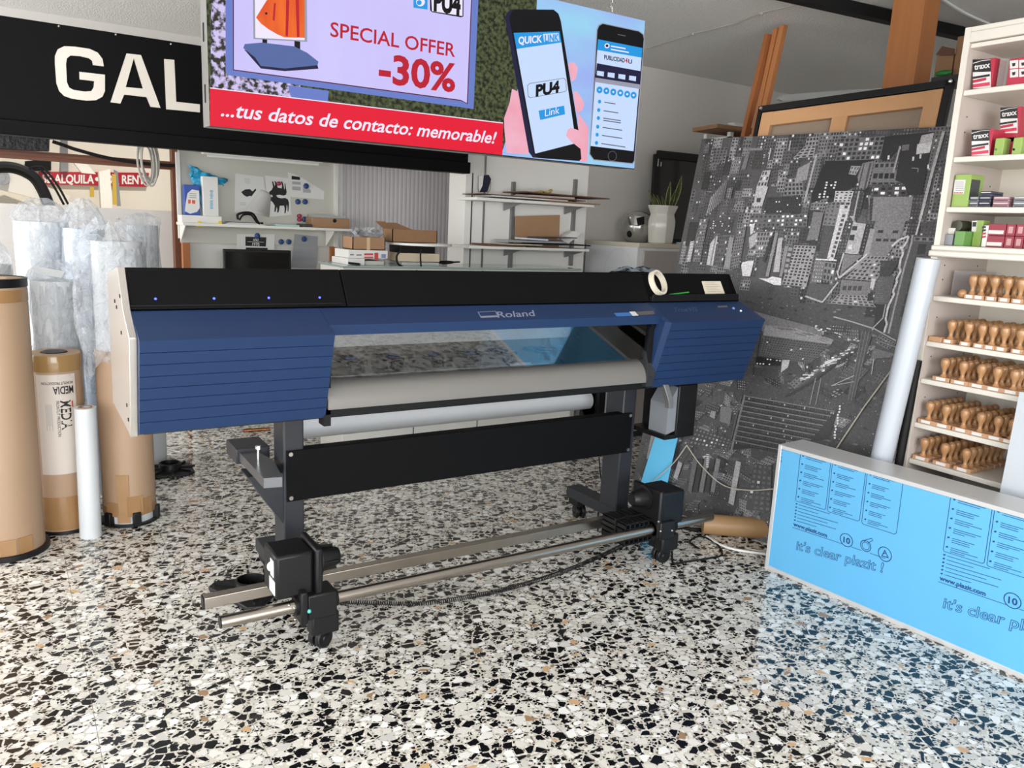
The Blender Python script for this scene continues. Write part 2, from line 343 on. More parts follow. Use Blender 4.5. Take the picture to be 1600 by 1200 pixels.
# print chamber
INT = mat('chamber grey', (170, 170, 168), .35, metal=.2)
MB().box(.906, .93, 2.6, 3.0, .82, 1.11).build('chamber_end', BLACK2, pr); MB().box(2.37, 2.404, 2.58, 3.0, .82, 1.11).build('chamber_end', BLACK2, pr)
MB().box(.93, 2.37, 2.97, 3.0, .9, 1.11).build('back_plate', mat('chamber back', (120, 112, 104), .4), pr)
MB().box(.93, 2.37, 2.68, 2.97, .925, .945).build('platen', INT, pr)
MB().box(.93, 2.37, 2.86, 2.96, 1.02, 1.10).build('carriage_rail', mat('rail grey', (200, 198, 194), .3, metal=.3), pr)
MB().box(2.14, 2.36, 2.74, 2.86, .965, 1.09).build('print_carriage', BLACK, pr, bev=.01)
for i, x in enumerate([1.06, 1.23, 1.40, 1.57, 1.74, 1.91, 2.06]):
    p = MB().box(x-.035, x+.035, 2.72, 2.84, .975, .99).box(x-.02, x+.02, 2.70, 2.73, .95, .985).build('pinch_roller', BLACK, pr, bev=.003)
    MB().box(x-.022, x+.022, 2.74, 2.80, .99, 1.0).build('release_tab', BLUE, p, bev=.003)
MB().hexa([(1.70, 2.655, .946), (1.80, 2.655, .946), (1.80, 2.69, .946), (1.70, 2.69, .946), (1.70, 2.655, .958), (1.80, 2.655, .958), (1.80, 2.69, .958), (1.70, 2.69, .958)]).build('media_clamp', GREYM, pr, bev=.002)
gl = bpy.data.materials.new('tinted front window'); gl.use_nodes = True; t = gl.node_tree; t.nodes.clear()
o_ = t.nodes.new('ShaderNodeOutputMaterial'); mxs = t.nodes.new('ShaderNodeMixShader'); trn = t.nodes.new('ShaderNodeBsdfTransparent'); gls = t.nodes.new('ShaderNodeBsdfGlossy'); fr = t.nodes.new('ShaderNodeFresnel')
gls.inputs['Roughness'].default_value = .015; trn.inputs[0].default_value = (.9, .91, .92, 1); fr.inputs[0].default_value = 1.55
ad = t.nodes.new('ShaderNodeMath'); ad.operation = 'MULTIPLY_ADD'; ad.inputs[1].default_value = 1.0; ad.inputs[2].default_value = .02; ad.use_clamp = True; t.links.new(fr.outputs[0], ad.inputs[0])
t.links.new(ad.outputs[0], mxs.inputs[0]); t.links.new(trn.outputs[0], mxs.inputs[1]); t.links.new(gls.outputs[0], mxs.inputs[2]); t.links.new(mxs.outputs[0], o_.inputs[0])
MB().profx([(2.575, 1.112), (2.579, 1.112), (2.604, .952), (2.60, .952)], .93, 2.37).build('front_window', gl, pr, smooth=False)
# apron below the window
AP = [(2.72, .928), (2.66, .945)]+[(y, z) for y, z in arc((2.66, .858), .087, 90, 180, 8)]+[(2.573, .850)]
b = MB(); n = len(AP)
b.profx(AP+[(2.64, .850)], .912, 2.40)
b.build('apron', APR, pr, ang=50)
MB().box(.905, 2.41, 2.60, 2.68, .820, .851).build('apron_rail', BLACK2, pr)
MB().box(.90, .925, 2.585, 2.64, .79, .83).build('rail_end_cap', BLACK2, pr)
MB().profx([(2.60, .99), (2.56, .88), (2.575, .83), (2.68, .82), (2.68, .99)], 2.36, 2.40).build('inner_cheek', mat('cheek grey', (44, 45, 47), .45), pr)
MB().box(.34, 2.98, 2.66, 3.04, .80, .822).build('underside', BLACK2, pr)
# ---------------------------------------------------------------- stand
for nm, x0, x1 in (('left', .828, .905), ('right', 2.455, 2.535)):
    MB().box(x0, x1, 2.82, 2.95, .15, .81).build('leg_post', DARK, pr, bev=.006)
    fx = (x0+x1)/2 if nm == 'left' else (x0+x1)/2
    f = MB().box(fx-.045, fx+.045, 2.50, 3.22, .105, .16).build('foot_beam', DARK, pr, bev=.004)
    for y in (2.54, 3.17):
        MB().box(fx-.035, fx+.035, y-.04, y+.04, .068, .108).build('caster_mount', BLACK, f, bev=.004)
        cw = V((fx, y-.012, .036)); ca_ = V((.42, -.9, 0)) if nm == 'left' else V((-.05, -1, 0))
        if y > 3: ca_ = V((1, -.3, 0))
        ca_.normalize(); MB().cyl(cw-ca_*.027, cw-ca_*.006, .036, n=28).cyl(cw+ca_*.006, cw+ca_*.027, .036, n=28).cyl(cw-ca_*.031, cw+ca_*.031, .015).build('caster', BLACK, f, bev=.004)
    MB().box(fx-.05, fx+.05, 2.47, 2.53, .07, .15).build('foot_cap', BLACK, f, bev=.008)
sk = MB().box(.836, 2.505, 2.806, 2.812, .452, .648).box(.905, 2.455, 2.812, 2.86, .642, .648).build('crossbeam_panel', PBLK, pr, bev=.0015)
for x, z in ((.85, .636), (.85, .466), (2.49, .636), (2.49, .466)):
    MB().cyl((x, 2.807, z), (x, 2.801, z), .008, n=12).build('bolt', STEEL, sk)
MB().box(.9, 2.46, 3.02, 3.10, .50, .56).build('rear_rail', DARK, pr, bev=.003)
# rear media bracket sticking out left of the left post
MB().prism([at(x, y, z=.60) for x, y in ((371, 706), (389, 700), (428, 722), (441, 748), (412, 750))], (0, 0, .006)).prism([at(x, y, z=.60) for x, y in ((371, 706), (412, 750), (441, 748))], (0, 0, -.03)).build('media_bracket', mat('bracket grey', (104, 105, 108), .35, metal=.5), pr)
p = at(404, 722, z=.606); MB().cyl(p, p+V((0, 0, .055)), .005).cyl(p+V((0, 0, .05)), p+V((0, 0, .062)), .011, n=6).build('adjusting_screw', CHROME, pr)
MB().box(.70, .828, 3.0, 3.16, .56, .62).build('media_hanger', DARK, pr, bev=.004)
MB().hexa([(.78, 2.83, .43), (.828, 2.83, .36), (.828, 2.94, .36), (.78, 2.94, .43), (.70, 2.83, .56), (.828, 2.83, .56), (.828, 2.94, .56), (.70, 2.94, .56)]).build('bracket_gusset', DARK, pr)
# ---------------------------------------------------------------- take-up unit
PIPE = mat('take-up tube steel', (176, 168, 158), .26, metal=1, bump=(6, .03), stretch=(.2, 30, 30))
s = MB().cyl((.522, 2.50, .188), (2.775, 2.50, .183), .0215, n=28).build('take_up_shaft', PIPE, pr)
MB().cyl((.518, 2.50, .188), (.524, 2.50, .188), .021, n=24).build('end_cap', BLACK, s)
s = MB().box(.505, 2.36, 2.66, 2.70, .163, .203).build('take_up_rail', PIPE, pr, bev=.002)
MB().box(.50, .507, 2.661, 2.699, .164, .202).build('end_cap', BLACK, s)
mt = MB().box(.70, .832, 2.49, 2.64, .222, .382).build('take_up_motor', BLACK, pr, bev=.012)
MB().box(.832, .858, 2.47, 2.65, .16, .392).build('flange', BLACK, mt, bev=.008)
MB().lathe([(.055, 0), (.055, .012), (.044, .014), (.04, .05), (.032, .075), (.028, .082)], (.858, 2.55, .322), (1, 0, 0), n=20).build('core_cone', BLACK, mt)
for k in range(6):
    t_ = k*PI/3; MB().obox((.895, 2.55+.04*math.cos(t_), .322+.04*math.sin(t_)), (.03, 0, 0), (0, .005*math.cos(t_), .005*math.sin(t_)), (0, -.003*math.sin(t_), .003*math.cos(t_))).build('cone_rib', BLACK2, mt)
st = MB().box(.6975, .700, 2.500, 2.56, .24, .29).build('sticker', PAPER, mt); MB().ball((.70, 2.53, .335), .018, n=12, h=8).build('white_knob', WHITE, mt)
MB().box(.698, .7, 2.513, 2.547, .30, .36).build('sticker', PAPER, mt)
bk = MB().box(.80, .905, 2.46, 2.56, .14, .232).box(.775, .80, 2.455, 2.55, .13, .25).build('shaft_bracket', BLACK, pr, bev=.006)
MB().cyl((.765, 2.5, .188), (.802, 2.5, .188), .033, n=24).build('shaft_collar', BLACK2, bk); MB().cyl((.9, 2.5, .188), (.915, 2.5, .188), .03, n=24).build('shaft_collar', BLACK2, bk)
p = at(483, 955, y=2.458); MB().ball(p, .0075, n=10, h=8).build('thumb_dot', mat('teal dot', (92, 190, 180), .4), bk)
for q in ((452, 946), (461, 968), (475, 947), (460, 950)):
    p = at(*q, y=2.462); MB().ball(p, .005, n=8, h=6).build('bolt', STEEL, bk)
m2 = MB().box(2.42, 2.56, 2.47, 2.63, .20, .36).build('take_up_motor', BLACK, pr, bev=.012)
MB().box(2.40, 2.424, 2.46, 2.65, .15, .372).build('flange', BLACK, m2, bev=.008)
MB().lathe([(.055, 0), (.055, .012), (.044, .014), (.04, .05), (.032, .075), (.026, .082)], (2.40, 2.56, .318), (-1, 0, 0), n=20).build('core_cone', BLACK, m2)
# honeycomb bracket (lattice of ribs) beside the right motor
b = MB()
for i in range(7): b.box(2.24+i*.027, 2.246+i*.027, 2.50, 2.66, .13, .235)
for k in range(5): b.box(2.24, 2.405, 2.50, 2.66, .13+k*.024, .136+k*.024)
b.box(2.235, 2.41, 2.56, 2.57, .125, .24)
b.build('lattice_bracket', BLACK, pr, smooth=False)
bk = MB().box(2.41, 2.50, 2.455, 2.56, .14, .225).build('shaft_bracket', BLACK, pr, bev=.006)
MB().cyl((2.40, 2.5, .184), (2.53, 2.5, .184), .032, n=24).build('shaft_collar', BLACK2, bk)
for q in ((1029, 815), (1032, 830), (1050, 829)):
    p = at(*q, y=2.452); MB().ball(p, .005, n=8, h=6).build('bolt', STEEL, bk)
# waste ink tray under the right cover
ib = MB().box(2.615, 2.735, 2.62, 2.86, .555, .81).build('waste_ink_holder', BLACK, pr, bev=.006)
MB().prism([(2.562, 2.63, .72), (2.615, 2.63, .80), (2.615, 2.63, .59), (2.562, 2.63, .576)], (0, .12, 0)).build('drain_tray', mat('grey plastic tray', (128, 132, 138), .3), ib)
MB().box(2.545, 2.62, 2.62, 2.86, .555, .575).build('tray_floor', BLACK, ib)
MB().prism([(2.475, 2.58, .83), (2.505, 2.58, .83), (2.545, 2.58, .755), (2.545, 2.58, .715), (2.52, 2.58, .715), (2.515, 2.58, .75)], (0, .03, 0)).build('drain_lever', GREYM, ib, bev=.003)
MB().box(2.735, 2.76, 2.66, 2.70, .70, .712).build('latch', GREYM, ib)
# spiral cable between the take-up motors, lying on the floor
pts = bez([at(x, y, z=.012) for x, y in ((512, 938), (560, 941), (650, 943), (720, 935), (800, 918), (880, 893), (940, 868), (985, 846))], 60)
out = []
acc = 0
for i in range(len(pts)-1):
    d = (pts[i+1]-pts[i]); acc += d.length*2*PI/.0088
    e = d.normalized(); a_ = V((0, 0, 1)); b_ = e.cross(a_); nsub = 5; st_ = d.length*2*PI/.0088/nsub
    for k in range(nsub):
        ph = acc-d.length*2*PI/.0088+st_*k; out.append(pts[i]+d*(k/nsub)+(a_*math.cos(ph)+b_*math.sin(ph))*.0085)
MB().tube(out, .0019, n=4).build('coiled_cable', BLACK, pr)
# ------------------------------------------------------------------ things on and in the printer
rl = MB().lathe([(.024, -.0), (.046, 0), (.046, 1.60), (.024, 1.60)], (.94, 3.2, .625), (1, 0, 0), n=36)
mr = single(rl, 'media_roll', mat('white vinyl media', (222, 224, 226), .4), 'long white vinyl media roll lying in the back of the printer stand', 'media roll', (1.7, 3.2, .58))
hb = MB().box(2.55, 2.59, 3.12, 3.28, .50, .72)
for k in range(8): hb.cyl((2.545, 3.2, .56+k*.02), (2.60, 3.2, .56+k*.02), .055 if k % 2 else .06, n=14)
hb.build('media_flange', BLACK2, pr)
# masking tape roll on the tray
c = at(1023, 450, y=2.70); ax = V((.28, -.82, .40)).normalized()
tb = MB().lathe([(.048, -.012), (.058, -.012), (.058, .012), (.048, .012), (.048, -.012)], (0, 0, 0), ax, n=40, cap=False)
tb.v = [tuple(V(v)+V((c.x, 2.682, 1.279))) for v in tb.v]
single(tb, 'tape_roll', [mat('cream masking tape', (226, 216, 196), .6)], 'cream roll of masking tape leaning on the right black tray of the printer', 'tape', (c.x, 2.69, 1.22))
tq = Plane((0, 2.748, 1.318), V((0, -.096, .046)))
p0, p1 = tq(1047, 460.3, .006), tq(1076, 456.7, .006)
g = MB().cyl(p0, p1, .0035, n=8).cyl(p0-(p1-p0)*.12, p0, .001, .0035, n=8)
single(g, 'pen', mat('green pen', (56, 170, 72), .35), 'thin green pen lying on the right black tray of the printer', 'pen', p0)
p = [tq(x, y, .001) for x, y in ((1096, 439.5), (1125, 439.5), (1132, 459), (1102, 459.5))]
nb = MB().prism(p, tq.n*.0025); nt_ = single(nb, 'paper_note', mat('cream note paper', (214, 204, 184), .75), 'cream handwritten note lying at the right end of the printer top', 'note', p[0])
a = Art()
for k in range(6):
    y0 = 442+k*2.7; pxline(a, tq, [(1101+k*.9, y0), (1117+k*.9+(k % 3)*3, y0)], .0016, e=.0042)
a.build('handwriting', mat('pencil', (160, 148, 128), .8), nt_, smooth=False)
p0, p1 = tq(1005, 456, .008), tq(1009, 462, .008); single(MB().cyl(p0, p1, .007, n=10), 'glue_cap', WHITE, 'small white cap beside the tape roll on the printer', 'cap', p0)
# crumpled rag on the printer's back edge
random.seed(3)
rg = MB(); n = 26
c0 = at(1025, 423, y=2.95)
P = []
for j in range(7):
    for i in range(n):
        u = i/(n-1); w = j/6; P.append((2.42+u*.24, 2.84+w*.14, 1.318-.28*max(0, .0)+.02*math.sin(PI*u)*(1.2+math.sin(7*u+3*w))*math.sin(PI*w)+random.uniform(0, .010)*math.sin(PI*w)-.04*(w*.5)))
rg.add(P, [(j*n+i, j*n+i+1, (j+1)*n+i+1, (j+1)*n+i) for j in range(6) for i in range(n-1)])
single(rg, 'rag', mat('dark blue and white rag', (12, 14, 18), .8, noise=(22, .10, (120, 132, 140))), 'crumpled dark rag with pale patches on the back edge of the printer top', 'rag', (2.54, 2.9, 1.29), solid=.004)
# ================================================================== hanging LED screen
YS = 2.98
lp = Plane((0, YS, 0), (0, -1, 0))
lx0, lz0 = at(327.5, 196, y=YS).x, at(327.5, 196, y=YS).z; lx1 = at(991, 260.7, y=YS).x; lz1 = at(1009, 33, y=YS).z
led = thing('led_screen', 'big lit advertising screen hanging from the ceiling over the printer', 'screen', ((lx0+lx1)/2, YS, lz0))
MB().box(lx0, lx1, YS, YS+.10, lz0, lz1).build('cabinet', mat('screen cabinet grey', (150, 148, 146), .45, metal=.3), led, bev=.002)
for k in range(3):
    z = lz0+.08+k*.2; MB().box(lx0-.002, lx0+.004, YS+.045, YS+.058, z, z+.06).build('handle_slot', BLACK2, led)
MB().box(lx0, lx1, YS-.002, YS, lz0-.004, lz0).build('bottom_strip', BLACK, led)
S = .96
SM = [emat('screen lavender', (196, 186, 240), S, noise=(5, .7, (206, 200, 250)), stretch=(1, 1, .4)), emat('screen foliage', (26, 32, 18), S, noise=(60, .2, (84, 92, 60))), emat('screen sky', (156, 164, 236), S, noise=(3, .5, (150, 214, 238)), stretch=(.7, 1, 1.5)),
      emat('screen frame blue', (104, 124, 196), S), emat('screen dark red line', (92, 30, 60), S), emat('screen red', (226, 22, 52), S), emat('screen white', (236, 228, 246), S),
      emat('screen crimson', (184, 26, 46), S), emat('screen slate', (84, 104, 160), S), emat('screen orange', (244, 118, 40), S, noise=(16, .5, (214, 60, 28)), stretch=(1, 1, .25)), emat('screen black', (10, 10, 14), S),
      emat('screen blossom', (46, 44, 34), S, noise=(48, .13, (206, 194, 236))), emat('screen azure', (36, 150, 222), S), emat('screen skin', (232, 150, 168), S, noise=(8, .6, (238, 186, 206))), emat('screen pale blue', (196, 216, 248), S), emat('screen grey', (96, 96, 110), S), emat('screen silver', (150, 152, 168), S), emat('screen navy', (30, 28, 62), S)]
LAV, FOL, SKY, FRB, DRD, RED, WHT, CRM, SLT, ORG, BLK, BLO, AZU, SKN, PBL, GRY, SIL, NAV = range(18)
art = Art(); lay = [0]
def zp(ox, oy, s, pts): return [(ox+x/s, oy+y/s) for x, y in pts]
def shape(m_, pts, P=None, a=None):
    lay[0] += 1; (a or art).m(m_).poly([(P or lp)(x, y, .0006+lay[0]*.00005) for x, y in pts])
def words_(m_, t, bl, br, h, bold=0, shear=0, P=None, a=None):
    P = P or lp; lay[0] += 1; e = .0006+lay[0]*.00005; (a or art).m(m_).text(t, P(*bl, e), P(*br, e), P(bl[0]+h*.02, bl[1]-h, e), bold, shear)
def disc(m_, c, r, P=None, a=None, n=16, r0=0, ry=None):
    ry = ry or r
    if r0:
        for k in range(n):
            t, q = 2*PI*k/n, 2*PI*(k+1)/n
            shape(m_, [(c[0]+r*math.cos(t), c[1]+ry*math.sin(t)), (c[0]+r*math.cos(q), c[1]+ry*math.sin(q)), (c[0]+r0*math.cos(q), c[1]+r0*ry/r*math.sin(q)), (c[0]+r0*math.cos(t), c[1]+r0*ry/r*math.sin(t))], P, a); lay[0] -= 1
        lay[0] += 1
    else: shape(m_, [(c[0]+r*math.cos(2*PI*k/n), c[1]+ry*math.sin(2*PI*k/n)) for k in range(n)], P, a)
def lxy(x, z): return (x, YS-.0004, z)
art.m(FOL).poly([lxy(lx0, lz0), lxy(lx1, lz0), lxy(lx1, lz1), lxy(lx0, lz1)])
xs = at(800, 100, y=YS).x
lay[0] = 2; shape(BLO, [(328, 196), (328, -260), (362, -260), (362, 110), (470, 125), (470, 160)])
e = .0008; art.m(SKY).poly([lp(783, 242, e), V((lx1, YS-e, lz0)), V((lx1, YS-e, lz1)), V((at(838, 20, y=YS).x, YS-e, lz1)), lp(838, 20, e), lp(818, 60, e), lp(812, 120, e), lp(800, 190, e)])
lay[0] = 8
shape(FRB, [(450, 133), (514, 142), (512, 160), (455, 152)])
shape(FRB, [(350, -230), (352.5, 112), (357, 117.5), (720, 167.5), (740, 170.5), (747.5, 0), (756, -140)])
shape(DRD, [(361, -230), (364, 110), (720, 157.7), (731, 162.7), (737.5, 0), (745, -135)])
shape(LAV, [(363, -230), (365.5, 108.5), (720, 156), (729.5, 161), (736, 0), (743, -135)])
shape(SIL, [(394, -60), (396, 61), (480, 65.5), (479, -60)]); shape(WHT, [(397.5, -60), (399, 59), (476, 63), (476, -60)])
shape(ORG, [(432, -60), (417, 0), (400, 27.5), (408, 37), (420, 46), (434, 54), (445, 58.5), (476, 59), (476, -60)])
for q in ([(428, 5), (431, 5), (429, 33), (426, 31)], [(447, 0), (452, 0), (450, 57), (446, 56)], [(462, 0), (467, 0), (468, 58), (464, 58)]): shape(CRM, q)
disc(BLK, (416, 21), 2, n=8)
shape(BLK, [(410, 61), (417.5, 62), (417.5, 76), (410, 75)]); shape(BLK, [(460, 64), (469, 65), (469, 78), (460, 77)])
shape(NAV, zp(320, 2, 4, [(245, 300), (310, 375), (350, 420), (500, 437), (710, 422), (700, 380), (310, 330)]))
shape(SLT, zp(320, 0, 4, [(240, 300), (250, 275), (360, 266), (560, 290), (640, 330), (710, 385), (705, 408), (500, 428), (350, 412), (315, 360)]))
shape(AZU, [(646, -20), (668, -20), (668, 15), (646, 12)]); disc(WHT, (657, 3), 7, n=12); disc(AZU, (655, 4), 4, n=10)
shape(BLK, [(671.5, -20), (724.5, -12), (724, 26), (720, 27), (675, 19), (672, 16)]); shape(WHT, [(673, -20), (723, -12), (722.5, 25), (675, 17.5)])
words_(BLK, 'PU4', (677.5, 15.5), (719.5, 22.5), 30, .05)
words_(CRM, 'SPECIAL OFFER', (516, 56.5), (711, 89), 22.5, .012)
words_(CRM, '-30%', (591.5, 127.5), (711, 143), 44, .03)
shape(WHT, [(328, 136.5), (786, 191.5), (786, 193), (328, 138)]); shape(RED, [(328, 138), (786, 193), (785, 242), (328, 196.5)])
words_(WHT, '...tus datos de contacto: memorable!', (345, 181), (775, 224.5), 22, .016, .25)
H3 = lambda pts: zp(640, 0, 4, pts)
# hand behind, phone, thumb and fingers in front
shape(SKN, H3([(640, 555), (690, 578), (720, 680), (745, 965), (606, 955), (592, 800), (590, 740), (625, 640)]))
shape(SKN, H3([(1050, 700), (1100, 770), (1118, 800), (1112, 1010), (1060, 1010)]))
shape(NAV, H3([(597, 110), (612, 75), (640, 58), (900, 60), (930, 85), (945, 130), (1055, 810), (1082, 985), (1060, 1006), (770, 985), (745, 950)]))
shape(BLK, H3([(622, 110), (640, 70), (660, 60), (900, 62), (930, 90), (945, 135), (1055, 810), (1080, 985), (1060, 1004), (800, 985), (775, 960)]))
shape(PBL, H3([(650, 205), (938, 196), (1040, 895), (785, 960)])); shape(AZU, H3([(650, 205), (938, 196), (949, 265), (668, 306)]))
words_(WHT, 'QUICK', (640+680/4, 275/4), (640+828/4, 264/4), 11, .03); shape(PBL, H3([(833, 212), (930, 206), (937, 256), (841, 264)])); words_(AZU, 'LINK', (640+845/4, 262/4), (640+932/4, 254/4), 10.5, .03)
shape(GRY, H3([(735, 535), (750, 520), (965, 487), (978, 500), (982, 565), (970, 575), (755, 612), (740, 605)])); shape(PBL, H3([(738, 537), (752, 523), (964, 490), (975, 502), (979, 564), (968, 572), (756, 609), (743, 602)]))
words_(BLK, 'PU4', (640+788/4, 602/4), (640+936/4, 573/4), 17, .05); shape(AZU, H3([(806, 692), (966, 660), (972, 714), (816, 750)])); words_(WHT, 'Link', (640+846/4, 728/4), (640+936/4, 708/4), 11)
for q in ([(990, 400), (1010, 388), (1035, 395), (1052, 425), (1040, 490), (1012, 512)], [(1022, 575), (1045, 570), (1075, 610), (1092, 650), (1080, 690), (1050, 703), (1038, 690)], [(978, 850), (985, 815), (1005, 798), (1050, 812), (1100, 850), (1112, 950), (1112, 1010), (1075, 1008), (1068, 930), (1010, 885)]): shape(SKN, H3(q))
shape(SIL, H3([(1168, 185), (1180, 155), (1205, 143), (1435, 192), (1462, 212), (1470, 240), (1408, 1008), (1395, 1026), (1150, 1002), (1122, 965)]))
shape(BLK, H3([(1174, 188), (1185, 162), (1207, 149), (1432, 197), (1457, 216), (1464, 242), (1403, 1004), (1392, 1020), (1152, 996), (1128, 962)]))
shape(PBL, H3([(1178, 245), (1455, 300), (1400, 945), (1131, 912)])); shape(AZU, H3([(1178, 245), (1455, 300), (1450, 360), (1172, 312)]))
disc(WHT, (640+1234/4, 286/4), 4, n=12); disc(NAV, (640+1234/4, 286/4), 2.4, n=6)
for x0, y0, x1, y1 in ((1258, 284, 1350, 300), (1258, 304, 1370, 324)): shape(WHT, H3([(x0, y0), (x1, y1), (x1, y1+8), (x0, y0+8)]))
words_(NAV, 'PUBLICIDAD', (640+1216/4, 369/4), (640+1345/4, 391/4), 6.5, .03); words_(RED, '4', (640+1347/4, 391/4), (640+1362/4, 394/4), 7.5, .03); words_(NAV, 'U', (640+1366/4, 395/4), (640+1390/4, 399/4), 6.5, .03)
shape(NAV, H3([(1171, 395), (1445, 445), (1438, 552), (1158, 505)])); shape(SIL, H3([(1160, 485), (1440, 528), (1438, 556), (1157, 512)]))
for k in range(4): shape(PBL, H3([(1172+k*67, 442+k*10), (1215+k*67, 448+k*10), (1213+k*67, 478+k*10), (1170+k*67, 470+k*10)]))
for k, c in enumerate(((1187, 562), (1230, 568), (1273, 575), (1317, 581), (1360, 589), (1400, 595))): disc(AZU, (640+c[0]/4, c[1]/4), 4.7, n=14, ry=5.4); disc(WHT, (640+c[0]/4, c[1]/4), 1.9, n=(3, 4, 4, 8, 6, 5)[k])
for k, (c, w) in enumerate((((1187, 635), 70), ((1182, 688), 92), ((1180, 738), 110), ((1176, 792), 122), ((1172, 842), 126), ((1168, 893), 150))):
    disc(AZU, (640+c[0]/4, c[1]/4), 2.6, n=8, ry=3.2)
    for d in ((0, 14) if k == 2 else (4,)): shape(GRY, H3([(c[0]+30, c[1]-3+d), (c[0]+30+w, c[1]-3+w*.15+d), (c[0]+30+w, c[1]+3+w*.15+d), (c[0]+30, c[1]+3+d)]))
disc(GRY, (640+1267/4, 975/4), 7, r0=6.2, n=20, ry=8)
shape(GRY, H3([(1300, 212), (1350, 222), (1350, 228), (1300, 218)]))
# keep everything on the panel: clip the picture above the cabinet's top
art.v = [(x, y, min(z, lz1)) for x, y, z in art.v]
art.build('picture', SM, led, smooth=False)
# chain and wire of the screen
for k, (px_, lab) in enumerate(((966, 'thin steel chain holding the right end of the hanging screen'), (640, 'thin steel chain holding the middle of the hanging screen'))):
    x = at(px_, 20, y=YS).x if k == 0 else .95; ch = MB(); z = lz1-.01; i = 0
    while z < ZC-.004:
        dx = V((.004, 0, 0)) if i % 2 else V((0, .004, 0)); c = V((x, YS+.05, z+.012))
        ch.tube([c+dx*math.cos(t)*1.3+V((0, 0, .012*math.sin(t))) for t in [2*PI*j/10 for j in range(11)]], .0018, n=5); z += .019; i += 1
    single(ch, 'hanging_chain', STEEL, lab, 'chain', (x, YS+.05, lz1))
# ================================================================== black letter sign
YG = 4.6
gp = Plane((0, YG, 0), (0, -1, 0)); gz1 = at(200, 54, y=YG).z; gz0 = at(400, 243, y=YG-.035).z; gx1 = at(731, 272, y=YG).x
gs = thing('letter_sign', 'long black sign board with large white letters behind the lit screen', 'sign', (gx1/2, YG, gz0))
MB().box(-2.2, gx1, YG, YG+.06, gz0+.07, gz1).box(-2.2, gx1, YG-.035, YG+.06, gz0, gz0+.07).build('board', mat('satin black board', (6, 6, 7), .6, spec=.12), gs, bev=.004)
GL = mat('white cut letters', (226, 219, 208), .5)
Z1 = lambda pts: zp(0, 0, 4, pts)
def letter(polys, nm='letter'):
    b = MB()
    for P_ in polys:
        f = [gp(x, y, .001) for x, y in Z1(P_)]; b.prism([(p.x, YG, p.z) for p in f], (0, -.008, 0))
    b.build(nm, GL, gs, smooth=False)
letter([[(648, 415), (640, 370), (610, 330), (560, 307), (470, 293), (400, 290), (360, 310), (343, 350), (343, 400), (352, 520), (370, 570), (400, 600), (450, 618), (540, 630), (600, 627), (640, 605), (655, 570), (655, 468), (495, 450), (497, 497), (588, 508), (585, 545), (570, 570), (530, 573), (460, 563), (432, 548), (418, 515), (412, 400), (418, 365), (440, 348), (500, 352), (555, 365), (575, 380), (580, 408)]])
letter([[(690, 640), (752, 648), (775, 592), (785, 545), (835, 365), (790, 335)], [(790, 335), (880, 345), (1002, 675), (940, 668), (915, 608), (893, 555), (835, 365)], [(785, 545), (893, 555), (915, 608), (775, 592)]])
letter([[(1025, 370), (1088, 375), (1100, 637), (1248, 653), (1248, 703), (1038, 683)]])
for q in ((92, 41), (181, 54), (267, 69), (100, 211), (192, 222)): MB().ball(gp(*q), .006, n=8, h=6).build('screw', STEEL, gs)
# suspension straps to the ceiling
for x in (-.3, 1.1, 2.3): MB().box(x, x+.02, YG+.02, YG+.03, gz1, ZC).build('hanger', DARK, gs)
# ================================================================== left rear window and the yard behind it
WOODR = mat('reddish wood rail', (122, 72, 46), .5, noise=(14, .8, (98, 56, 36)), stretch=(.15, 1, 2))
z_r0, z_r1 = at(140, 256, y=6.44).z, at(140, 243, y=6.44).z
struct(MB().box(wx0, wx1, 6.42, 6.5, z_r0, z_r1).box(wx0, wx1, 6.40, 6.44, (z_r0+z_r1)/2-.006, (z_r0+z_r1)/2+.012).build('window_1', WOODR))
struct(MB().box(wx1-.045, wx1, 6.40, 6.5, wz0-.6, wz1).build('trim_1', WOODR))
CREAM = mat('cream yard wall', (236, 228, 212), .85, noise=(3, .8, (226, 216, 198)))
struct(MB().box(-4, 4, 8.02, 8.2, 0, 5).build('wall_yard', CREAM, smooth=False))
struct(MB().box(-4, 4, 6.7, 8.02, -.1, 0).build('ground_yard', CREAM, smooth=False))
def quadbox(name, pts, y, th, m, parent=None, **k):
    f = [at(px_, py_, y=y) for px_, py_ in pts]; return MB().prism(f, (0, th, 0)).build(name, m, parent, **k)
YR8 = 8.0
p_ = at(146, 280, y=YR8)
rs = thing('rental_sign', 'red sign with white capitals seen through the rear window', 'sign', (p_.x, YR8, at(150, 291, y=YR8).z))
sgn = quadbox('sign_board', [(60, 268), (62, 288), (230, 292), (233, 270)], YR8, .01, mat('sign red', (178, 16, 38), .4), rs)
rp = Plane((0, YR8, 0), (0, -1, 0)); a = Art(); a.text('SE ALQUILA', rp(66, 285.5, .002), rp(147, 286.5, .002), rp(66, 272.5, .002), .03); a.text('FOR RENT', rp(158, 286.8, .002), rp(226, 287.5, .002), rp(158, 273.5, .002), .03)
c = rp(152, 280, .002); a.poly([c+V((math.cos(t)*.018, 0, math.sin(t)*.018)) for t in [2*PI*k/10 for k in range(10)]])
a.build('lettering', mat('sign white', (240, 236, 230), .5), rs, smooth=False)
c = at(170, 330, y=7.5)
cr = thing('crane_arm', 'cream folding machine arm with a black hose standing outside the rear window', 'machine', (c.x, 7.5, 0))
CRW = mat('cream machine paint', (240, 234, 222), .5)
f = [at(x, y, y=7.5) for x, y in ((155, 268), (172, 264), (178, 330), (158, 330))]; f = [f[0], f[1], V((f[2].x, 7.5, 0)), V((f[3].x, 7.5, 0))]
MB().prism(f, (0, .12, 0)).build('upright', CRW, cr)
